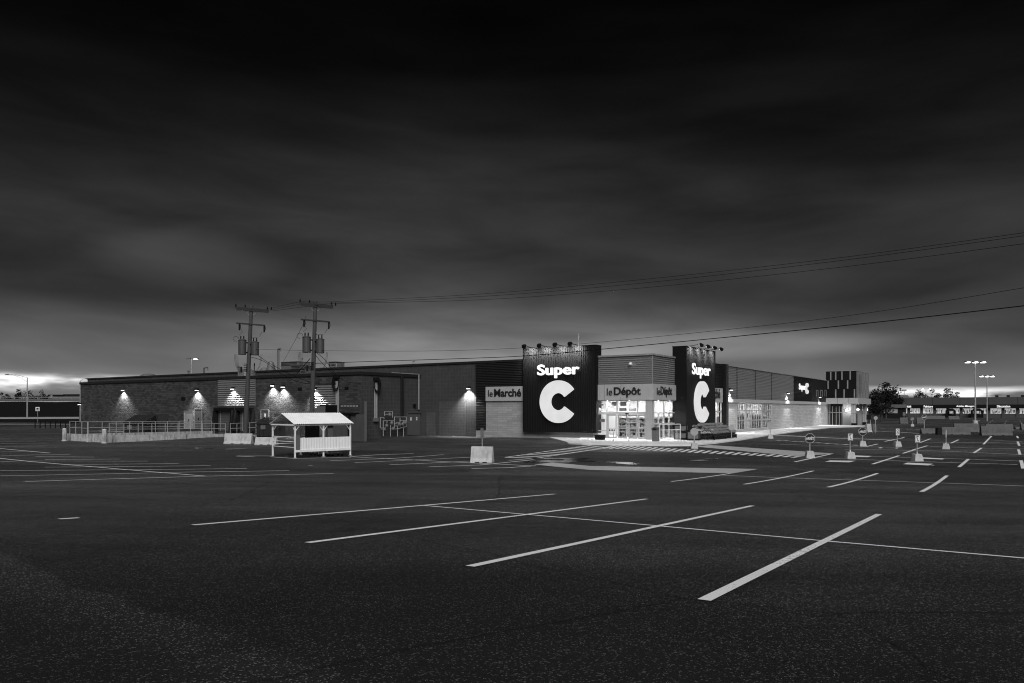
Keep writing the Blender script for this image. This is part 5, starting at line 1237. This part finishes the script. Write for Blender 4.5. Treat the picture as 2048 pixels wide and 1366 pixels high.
# ================================================================== ROOF-TOP THINGS
def roofbox(px, py_top, y_local, w_, h_, d_, label, name='roof_unit', kind='box', mt=None):
    x, z = FR(px, py_top, y_local); r = root(name, loc2w((x, y_local, 0)), ANG, label, 'roof equipment')
    mt = mt or M_plast; zb_ = ZT - .65 if y_local > .3 else ZL - .42
    m = MB()
    if kind == 'box': m.box(-w_/2, w_/2, 0, d_, zb_, z); m.build('casing', mt, r); m = MB(); [m.box(-w_/2 + .1, w_/2 - .1, -.03, -.002, z - .15 - k * .18, z - .08 - k * .18) for k in range(3)]; m.build('louvre', M_cladd, r); m = MB(); m.box(-w_/2 - .06, w_/2 + .06, -.06, d_ + .06, z + .002, z + .06); m.build('lid', mt, r)
    elif kind == 'pipe': m.tube([(0, 0, zb_), (0, 0, z)], w_, 10); m.build('pipe', mt, r); m = MB(); m.lathe([(w_ * 1.6, -.12), (w_ * 1.6, 0), (w_ * .5, .1)], (0, 0, z), 10); m.build('cap', mt, r)
    elif kind == 'dome': m.lathe([(w_/2, zb_ - zb_), (w_/2, (z - zb_) * .45), (w_/2 * .85, (z - zb_) * .75), (w_/2 * .5, (z - zb_) * .95), (.05, z - zb_)], (0, 0, zb_), 18); m.build('dome', mt, r); m = MB(); m.lathe([(w_ / 2 + .08, 0), (w_ / 2 + .08, .15)], (0, 0, zb_), 18); m.build('curb', M_cladd, r)
    elif kind == 'mast': m.tube([(0, 0, zb_), (0, 0, z)], w_, 6); m.build('mast', mt, r); m = MB(); m.tube([(0, 0, z), (h_, 0, z + .02)], w_ * .8, 6); m.tube([(h_, 0, z + .02), (h_, 0, z - .35)], w_ * .6, 5); m.build('bracket', mt, r)
    return r
roofbox(297, 747, 6, 3.0, 1, 1, 'low dark dome on the roof far left', kind='dome')
roofbox(377, 741.5, 2, .12, 1, 1, 'small mushroom vent pipe on the roof edge', 'roof_vent', 'pipe')
roofbox(408, 736, 1, .07, .9, 1, 'bracket-like mast with hooks on the roof', 'roof_mast', 'mast', M_blk)
roofbox(477.5, 733, -4, .12, 1, 1, 'pale vent pipe beside the domed fan left of the pole', 'roof_vent', 'pipe')
roofbox(495, 737, -3, 2.2, 1, 1, 'domed roof fan behind the left utility pole', 'roof_fan', 'dome')
roofbox(508.5, 727, 3, .06, .1, 1, 'short dark mast right of the left utility pole', 'roof_mast', 'mast', M_blk)
roofbox(529, 735, 12, 1.9, 1, 1.5, 'small grey fan casing with round side, on the roof', 'roof_fan', 'dome')
roofbox(542, 722, 12, 1.4, 1, 1.5, 'upright rounded roof fan housing', 'roof_fan', 'dome')
roofbox(556.5, 698, 8, .16, .5, 1, 'tall bent vent stack on the roof between the poles', 'roof_vent_stack', 'mast', M_plast)
rb_ = roofbox(578, 724, 12, 3.6, 1, 2.5, 'large pale hooded roof unit between the poles')
roofbox(592, 731, 11, 2.2, 1, 2.5, 'lower pale wing of the hooded roof unit')
roofbox(605.5, 737, -4, .9, 1, .9, 'pale square chimney duct on the lower roof')
roofbox(614, 733, 6, 1.2, 1, .8, 'small pale roof unit left of the right pole')
roofbox(664, 724, 14, 1.4, 1, 1.2, 'faint grey roof unit right of the right pole')
roofbox(675, 725, 15, .8, 1, 1.0, 'narrow faint roof unit beside another one')
roofbox(826, 722.5, 1, .07, .3, 1, 'thin mast over the inner corner of the roof', 'roof_mast', 'mast', M_galv)
roofbox(1157, 668, 8, .035, .05, 1, 'thin antenna above the wide sign panel', 'roof_antenna', 'mast', M_galv)
r = root('roof_guard_rail', loc2w((FR(640, 730, 8)[0], 8, 0)), ANG, 'thin roof guard rail right of the right pole', 'guard rail')
m = MB(); Lr = 3.2
for z in (8.0, 8.5, 8.95): m.tube([(0, 0, z), (Lr, 0, z)], .03, 5)
for k in range(4): m.tube([(Lr * k / 3, 0, 7.1), (Lr * k / 3, 0, 8.95)], .03, 5)
m.build('rails', M_galv, r)
r = root('floodlight_pair', loc2w((FR(604, 718, 30)[0], 30, 0)), ANG, 'slim pole with two tiny floods far behind the roof', 'light pole')
m = MB(); m.tube([(0, 0, 0), (0, 0, FR(604, 718, 30)[1])], .06, 6); m.build('pole', M_galv, r); z_ = FR(604, 718, 30)[1]; m = MB(); m.tube([(-.3, 0, z_ + .15), (0, 0, z_ - .1), (.3, 0, z_ + .15)], .08, 6); m.build('heads', M_plast, r)
# security camera on the pavilion
x, z = FR(1262.5, 727.5, 0); r = root('security_camera', loc2w((x, -.05, z)), ANG, 'small pale camera dome on the grey ribs above the entrance', 'security camera'); m = MB(); m.box(-.12, .12, -.1, 0, -.1, .12); m.build('bracket', M_white, r); m = MB(); m.lathe([(.03, -.16), (.12, -.1), (.15, 0), (.12, .06)], (0, -.2, 0), 12); m.build('dome', M_white, r)
# ================================================================== LIGHT POLES
def lot_lamp(px, pyb, pyt, heads, label, D=None, base_block=True, lit=None, yaw=0):
    b = G(px, pyb) if D is None else Vector((A(px, HZ, D).x, D, 0)); D = b.y; k = D / F
    zt = CAMZ + (HZ - pyt) * k - b.z
    r = root('light_pole', b, 0, label, 'light pole', 'tall lamp posts of the lots')
    m = MB(); m.tube([(0, 0, 0), (0, 0, zt)], .16, 8, .08); m.build('pole', M_galv, r)
    if base_block: m = MB(); m.lathe([(.45, -.1), (.42, .85), (.1, .9)], n=10); m.build('concrete_base', M_concd, r)
    for i, hx in enumerate(heads):
        x = (hx - px) * k; m = MB(); s_ = 1 if x >= 0 else -1
        if abs(x) > .25: m.tube([(0, 0, zt - .05), (x, 0, zt)], .05, 6)
        m.box(x - .42, x + .42, -.28, .28, zt - .06, zt + .16); hd = m.build('lamp_head', M_plast, r)
        if lit is None or lit[i]:
            m = MB(); m.box(x - .34, x + .34, -.22, .22, zt - .16, zt - .063); m.lathe([(.05, 0), (.30, .04), (.26, .16), (.05, .24)], (x, -.3, zt - .18), 8); m.build('lens', M_lamp, hd)
    return r, b, zt
lot_lamp(1950.5, 851, 724, (1935.5, 1950.5, 1966), 'tallest three-headed lamp post in the right lot')
lot_lamp(1974, 842, 752.5, (1963, 1974, 1985), 'three-headed lamp post just behind the tallest one', base_block=False)
lot_lamp(1852, 830, 777.5, (1845.5, 1859.5), 'small far lamp post over trees behind the strip mall', D=300, base_block=False)
lot_lamp(383, 800, 717.5, (377, 391.5), 'lamp post behind the service wing with its right head lit', D=150, base_block=False, lit=(False, True))
# cobra-head street lamp far left
b = Vector((A(54.5, HZ, 165).x, 165, 0)); b.z = g(b.x, b.y); r = root('street_lamp', b, 0, 'unlit street lamp with long curved arm at the far left', 'street lamp'); k = 165 / F
zt = CAMZ + (HZ - 755) * k - b.z
m = MB(); m.tube([(0, 0, 0), (0, 0, zt)], .16, 8, .10); m.build('pole', M_galv, r)
m = MB(); m.tube([(0, 0, zt - .9), (-2.2, 0, zt + .25), (-3.0, 0, zt + .6), (-4.2, 0, zt + .7)], .05, 5); m.tube([(0, 0, zt - .1), (-1.5, 0, zt + .4), (-2.8, 0, zt + .68)], .04, 5); m.tube([(-1.0, 0, zt - .35), (-1.0, 0, zt + .23)], .03, 4); m.build('arm', M_galv, r)
m = MB(); m.prism([(-4.9, zt + .62), (-4.8, zt + .74), (-4.2, zt + .80), (-4.0, zt + .68), (-4.3, zt + .58)], -.15, .15, 'y'); m.build('lamp_head', M_blk, r)
r = root('street_lamp', Vector((A(160.5, HZ, 140).x, 140, 0)), 0, 'thin lamp pole just past the left end of the service wing', 'street lamp'); k = 140 / F; zt = CAMZ + (HZ - 762) * k
m = MB(); m.tube([(0, 0, 0), (0, 0, zt)], .12, 8, .07); m.build('pole', M_galv, r); m = MB(); m.tube([(0, 0, zt), (.5, 0, zt + .35), (1.1, 0, zt + .45)], .04, 5); m.build('arm', M_galv, r); m = MB(); m.box(.9, 1.5, -.12, .12, zt + .38, zt + .5); m.build('lamp_head', M_plast, r)
# ================================================================== FAR LEFT: road, bank, bridge, trees
m = MB(); n = 40
vs = []; fs = []
for i in range(n + 1):
    x = -420 + i * 350 / n; 
    prof = [(178, .6), (196, 2.0 + .3 * math.sin(i)), (214, 4.6), (226, 5.0), (250, 5.0)]
    end = smooth((-x - 70) / 26) if x > -110 else 1
    for (y, z) in prof: vs.append((x, y + 3 * math.sin(i * .7), (z + .15 * math.sin(i * 2.1)) * (end if z > 1 else 1) + (0 if z > 1 else 0)))
for i in range(n):
    for k in range(4): fs.append((i*5+k, i*5+k+1, (i+1)*5+k+1, (i+1)*5+k))
m.add(vs, fs); tag(m.build('embankment', M_grass, smooth_=True), 'dark grassy bank below the road bridge', kind='structure')
m = MB(); patch((-100, 845), (159, 846.5), (159, 838.5), (-100, 838), mb=m, h=.02, nu=20); tag(m.build('grass_verge', M_grass), 'strip of dark grass before the guardrail', kind='structure')
m = MB(); patch((-100, 851), (140, 851), (140, 848.5), (-100, 848), mb=m, h=.03, nu=12); tag(m.build('kerb_strip', M_concg), 'grey kerb strip at the left lot', kind='structure')
r = root('road_bridge', (-260, 262, 0), 0, 'long low road bridge with pale railing above the grassy bank', 'bridge')
m = MB(); m.box(-120, 190, 0, 8, 5.15, 5.75); m.build('deck', M_concd, r); m = MB(); m.box(-120, 190, -.2, 0, 5.77, 6.35); m.build('parapet', M_concg, r)
for k in range(24): m = MB(); xk = -115 + k * 13; m.box(xk, xk + 1.2, 1, 2, 0, 5.15); m.build('pier', M_concd, r)
m = MB(); m.box(-120, 190, .2, .3, 6.9, 7.05); [m.box(-118 + k * 4, -117.85 + k * 4, .2, .3, 5.75, 7.0) for k in range(77)]; m.build('railing', M_galv, r)
r = root('guardrail', (0, 0, 0), 0, 'pale steel guardrail along the road at the far left', 'guardrail')
ga, gb = A(-120, 836.5, 150), A(158, 835.5, 150); m = MB(); m.add([ga + Vector((0,0,-.18)), gb + Vector((0,0,-.18)), gb + Vector((0,0,.14)), ga + Vector((0,0,.14)), ga + Vector((0,.08,-.18)), gb + Vector((0,.08,-.18)), gb + Vector((0,.08,.14)), ga + Vector((0,.08,.14))], [(0,3,2,1),(4,5,6,7),(0,1,5,4),(1,2,6,5),(2,3,7,6),(3,0,4,7)]); m.build('rail', M_galv, r)
for k in range(16): m = MB(); q = ga.lerp(gb, (k + .5) / 16); m.box(q.x - .07, q.x + .07, q.y + .1, q.y + .22, g(q.x, q.y) - .3, q.z + .05); m.build('post', M_galv, r)
rb = None
for k in range(9):
    q = A(70 + k * 10.2, HZ, 112); q.z = g(q.x, q.y)
    r = root('fence_post', q, 0, 'short black post with rail arms in a row left of the service wing', 'post', 'row of short black posts left of the service wing') if rb is None else dup(rb, q)
    if rb is None:
        rb = r; m = MB(); m.box(-.05, .05, -.05, .05, -.3, 1.15); m.build('upright', M_blk, r); m = MB(); m.box(.0, .72, -.02, .02, 1.0, 1.06); m.box(0, .72, -.02, .02, .3, .35); m.build('rail', M_blk, r)
q = A(75.5, HZ, 135); q.z = g(q.x, q.y); r = root('road_sign', q, 0, 'small white road sign with black symbol near the guardrail', 'road sign'); k = 135 / F
za = CAMZ + (HZ - 822) * k - q.z; zb_ = CAMZ + (HZ - 814) * k - q.z
m = MB(); m.tube([(0, 0, 0), (0, 0, zb_)], .04, 5); m.build('post', M_galv, r); m = MB(); m.box(-.36, .36, -.07, -.05, za, zb_); m.build('plate', M_paintw, r); m = MB(); m.box(-.2, .2, -.08, -.071, za + .25, za + .55); m.box(-.3, .3, -.08, -.071, za + .05, za + .1); m.build('symbol', M_paintb, r)
# ------------------------------------------------------------------ trees
def tree(px, pyt, D, wpx, label, seed, name='broadleaf_tree', group=None, nleaf=1500, zb0=0.0):
    rnd = random.Random(seed); k = D / F; c = A(px, HZ, D); Ht = CAMZ + (HZ - pyt) * k - zb0; Wt = wpx * k / 2
    r = root(name, (c.x, D, zb0), 0, label, 'tree', group)
    m = MB(); m.tube([(0, 0, 0), (.1, 0, Ht * .4), (0, 0, Ht * .75)], .22 * Ht / 9, 7, .05)
    blobs = []
    for i in range(15):
        a_ = rnd.uniform(0, 6.28); rr = Wt * rnd.uniform(.1, .75); z = Ht * rnd.uniform(.35, .93) * (1 - .25 * (rr / Wt) ** 2); q = Vector((math.cos(a_) * rr, math.sin(a_) * rr, z)); blobs.append((q, Wt * rnd.uniform(.28, .46)))
        m.tube([(0, 0, Ht * rnd.uniform(.2, .4)), q * .6 + Vector((0, 0, Ht * .12)), q], .09 * Ht / 9, 5, .02)
    blobs.append((Vector((0, 0, Ht * .95)), Wt * .28)); m.build('trunk', M_bark, r)
    m = MB()
    for i in range(nleaf):
        q, rad = rnd.choice(blobs); v = Vector((rnd.gauss(0, 1), rnd.gauss(0, 1), rnd.gauss(0, .85))).normalized() * rad * (rnd.random() ** .33) * rnd.choice((1, 1, 1, 1.22))
        p = q + v; s_ = rnd.uniform(.16, .42) * Ht / 11; a_ = Vector((rnd.uniform(-1, 1), rnd.uniform(-1, 1), rnd.uniform(-.6, .6))).normalized() * s_; b_ = a_.cross(Vector((rnd.uniform(-1, 1), rnd.uniform(-1, 1), rnd.uniform(-1, 1)))).normalized() * s_ * .6
        m.add([p - a_, p - b_ * .8, p + a_, p + b_], [(0, 1, 2, 3)])
    m.build('crown', M_leaf, r)
tl_ = 'trees behind the road bridge'
for i, (px, pyt, w_, lb) in enumerate(((3, 785, 18, 'low dark tree at the left edge of the view'), (14, 788, 20, 'low bush-like tree beside the leftmost tree'), (38, 779, 32, 'tallest round dark tree left of the street lamp'), (60, 782, 30, 'spreading dark tree right behind the street lamp'), (84, 781, 32, 'round dark tree second right of the street lamp'), (98, 789, 20, 'small low tree at the right end of the bridge row'))):
    tree(px, pyt, 300, w_, lb, 10 + i, group=tl_, nleaf=700, zb0=-.5)
tr_l = 'trees between the mall entrance and the strip mall'
for i, (px, pyt, D, w_, lb) in enumerate(((1750, 781, 190, 46, 'dense dark tree touching the entrance tower'), (1772, 767, 205, 50, 'tallest dark tree right of the entrance tower'), (1788, 781, 230, 34, 'smaller tree at the left end of the strip mall'), (1762, 794, 165, 44, 'low dark tree under the tall one'))):
    tree(px, pyt, D, w_, lb, 30 + i, group=tr_l, nleaf=2200)
tr_f = 'trees showing over the strip mall roof'
for i, (px, pyt, w_, lb) in enumerate(((1836, 781, 34, 'ragged tree over the strip mall left of the far lamp post'), (1864, 779, 34, 'ragged tree over the strip mall right of the far lamp post'), (1893, 778, 40, 'largest tree crown over the strip mall roof'), (1914, 784, 28, 'small tree crown at the right end over the roof'))):
    tree(px, pyt, 330, w_, lb, 50 + i, group=tr_f, nleaf=900)
# buildings far off
r = root('distant_building', (A(134, HZ, 350).x, 350, 0), 0, 'low pale building on the horizon beyond the bridge', 'building')
k = 350 / F; m = MB(); m.box(-29 * k, 30 * k, 0, 12, 0, CAMZ + 28 * k); m.build('wall', M_plast, r); m = MB(); m.box(-32 * k, -5 * k, -1, 12, CAMZ + 28 * k + .01, CAMZ + 28.8 * k); m.box(-5 * k, 30 * k, -1.1, 12, CAMZ + 28.9 * k, CAMZ + 29.6 * k); m.build('roof', M_capd, r)
r = root('distant_house', (A(1806, HZ, 300).x, 300, 0), 0, 'small rounded building with an antenna behind the strip mall roof', 'building')
m = MB(); m.prism([(-2.4, 0), (-2.4, 7.6), (-1.8, 8.4), (1.9, 8.4), (2.5, 7.6), (2.5, 0)], 0, 8, 'y'); m.build('wall', M_plast, r); m = MB(); m.tube([(1, 1, 8.4), (1, 1, 10.6)], .12, 5); m.box(.3, 1.9, .9, 1.1, 10.0, 10.7); m.build('antenna', M_galv, r)
# ================================================================== STRIP MALL
SMW = A(1787, HZ, 262); ST = root('strip_mall', (SMW.x, SMW.y, 0), ANG, 'long low strip mall with black sign band and lit windows across the far lot', 'strip mall')
def PT(name, fn, m_, par=ST): mb = MB(); fn(mb); return mb.build(name, m_, par)
LS = 75
def sx_(px):
    dx = (px - CX) / F; t = (SMW.x - dx * SMW.y) / (dx * UX.y - UX.x); return t
PT('wall', lambda m: m.box(0, LS, .3, .6, 0, 6.7), M_cladd)
PT('upper_fascia', lambda m: m.box(-.3, LS, -.9, .3, 4.3, 6.75), mat('strip_fascia', .055, .7, .1, .4))
PT('fascia_joint', lambda m: [m.box(x - .06, x + .06, -.93, -.9, 4.3, 6.75) for x in range(4, LS, 8)], M_capd)
bd = PT('sign_band', lambda m: m.box(-.2, LS, -.95, .3, 3.1, 4.3), M_blk)
for s_, a_, b_ in (('Electricité', 1803.5, 1823), ('Peinture', 1848, 1866), ('Articles Ménagers', 1913, 1950), ('Décoration', 1994, 2020.5)):
    PT('lettering', lambda m: fittext(m, s_, sx_(a_), sx_(b_), 3.35, 4.1, -1.02, -.95, 'x', .03), emit('band_letters', .28), bd)
PT('roof', lambda m: m.box(0, LS, .6, 25, 6.2, 6.4), M_roof)
PT('stone_base', lambda m: m.box(0, LS, .1, .3, 0, 1.35), mat('strip_base', .06, .8, .3, .5))
for i in range(19):
    x0 = .8 + i * 3.9
    pr = PT('pier', lambda m: m.box(x0 - .35, x0 + .35, -.1, .3, 0, 3.1), mat('strip_base', .06))
    lit = i not in (13, 14, 15)
    wn = PT('window', lambda m: (m.box(x0 + .4, x0 + 3.5, .2, .25, 1.35, 3.05)), M_win if lit else mat('dim_window', .05, .3))
    PT('window_frame', lambda m: [m.box(x0 + .4 + q_ * 1.0, x0 + .46 + q_ * 1.0, .1, .19, 1.35, 3.05) for q_ in range(4)], M_blk, wn)
    if lit:
        rn = random.Random(i)
        PT('display', lambda m: [m.box(x0 + .5 + j * .36, x0 + .5 + j * .36 + rn.uniform(.1, .34), .12, .18, 1.4 + rn.uniform(0, .5), 1.9 + rn.uniform(0, 1.0)) for j in range(8) if rn.random() < .75], M_goods, wn)
for a_, b_, lb in ((1892, 1912, 'left black tarpaulin booth before the strip mall'), (1942, 1967, 'right black tarpaulin booth before the strip mall, behind the lamp post')):
    x0, x1 = sx_(a_), sx_(b_); r = root('black_booth', (SMW + UX * x0 - UY * 3), ANG, lb, 'booth', 'black booths before the strip mall'); r.location.z = 0; w_ = x1 - x0
    m = MB(); m.box(0, .6, 0, 2, 0, 2.2); m.box(w_ - .6, w_, 0, 2, 0, 2.2); m.box(.6, w_ - .6, 0, 2, 0, .9); m.build('counter', M_blk, r)
    m = MB(); m.prism([(-.1, 2.2), (w_ * .3, 3.0), (w_ * .7, 3.0), (w_ + .1, 2.2)], -.1, 2.1, 'y'); m.build('canopy', M_blk, r)
# little kiosk left of the strip mall
q = A(1765, HZ, 225); r = root('kiosk', (q.x, q.y, 0), ANG, 'small pale kiosk with three window panels left of the strip mall', 'kiosk')
m = MB(); m.box(0, 6.0, 0, 3, 0, 3.2); m.build('wall', M_cladd, r); m = MB(); m.box(-.4, 6.2, -.5, 3, 3.2, 4.2); m.build('roof', M_plast, r)
for j in range(3): m = MB(); m.box(.3 + j * 1.3, 1.45 + j * 1.3, -.03, -.001, 1.6, 3.0); m.build('window', M_fascia, r)
for j, px in ((0, 1990), (1, 2013), (2, 2042)):
    x0 = sx_(px); r = root('roof_box', SMW + UX * x0 + UY * 3, ANG, ('small roof box left of two others on the strip mall', 'middle small roof box on the strip mall', 'long dark roof box at the right end of the strip mall')[j], 'roof equipment'); r.location.z = 6.4
    m = MB(); m.box(0, .9 + 2.5 * (j == 2), 0, 1, 0, .95); m.build('casing', M_cladd, r); m = MB(); m.box(-.1, 1.0 + 2.5 * (j == 2), -.1, 1.1, .951, 1.03); m.build('lid', M_plast, r)

q = G(1737, 862); r = root('notice_board', q, 0, 'small black board on two legs in front of the mall canopy', 'notice board'); k = q.y / F
m = MB(); [m.tube([(x, 0, 0), (x, 0, 33 * k)], .04, 5) for x in (-.25, .25)]; m.build('leg', M_galv, r)
m = MB(); m.box(-4.2 * k, 4.2 * k, -.08, -.04, 23 * k, 33 * k); m.build('board', M_blk, r)

q = G(1249, 926.5); r = root('manhole_cover', q, 0, 'round iron manhole cover in the asphalt before the entrance crossing', 'manhole cover')
m = MB(); m.lathe([(.46, .0), (.46, .035), (.38, .035)], n=28); m.build('rim', M_walk, r); m = MB(); m.lathe([(.37, .0), (.37, .028)], n=28); m.build('lid', M_gtrans, r)
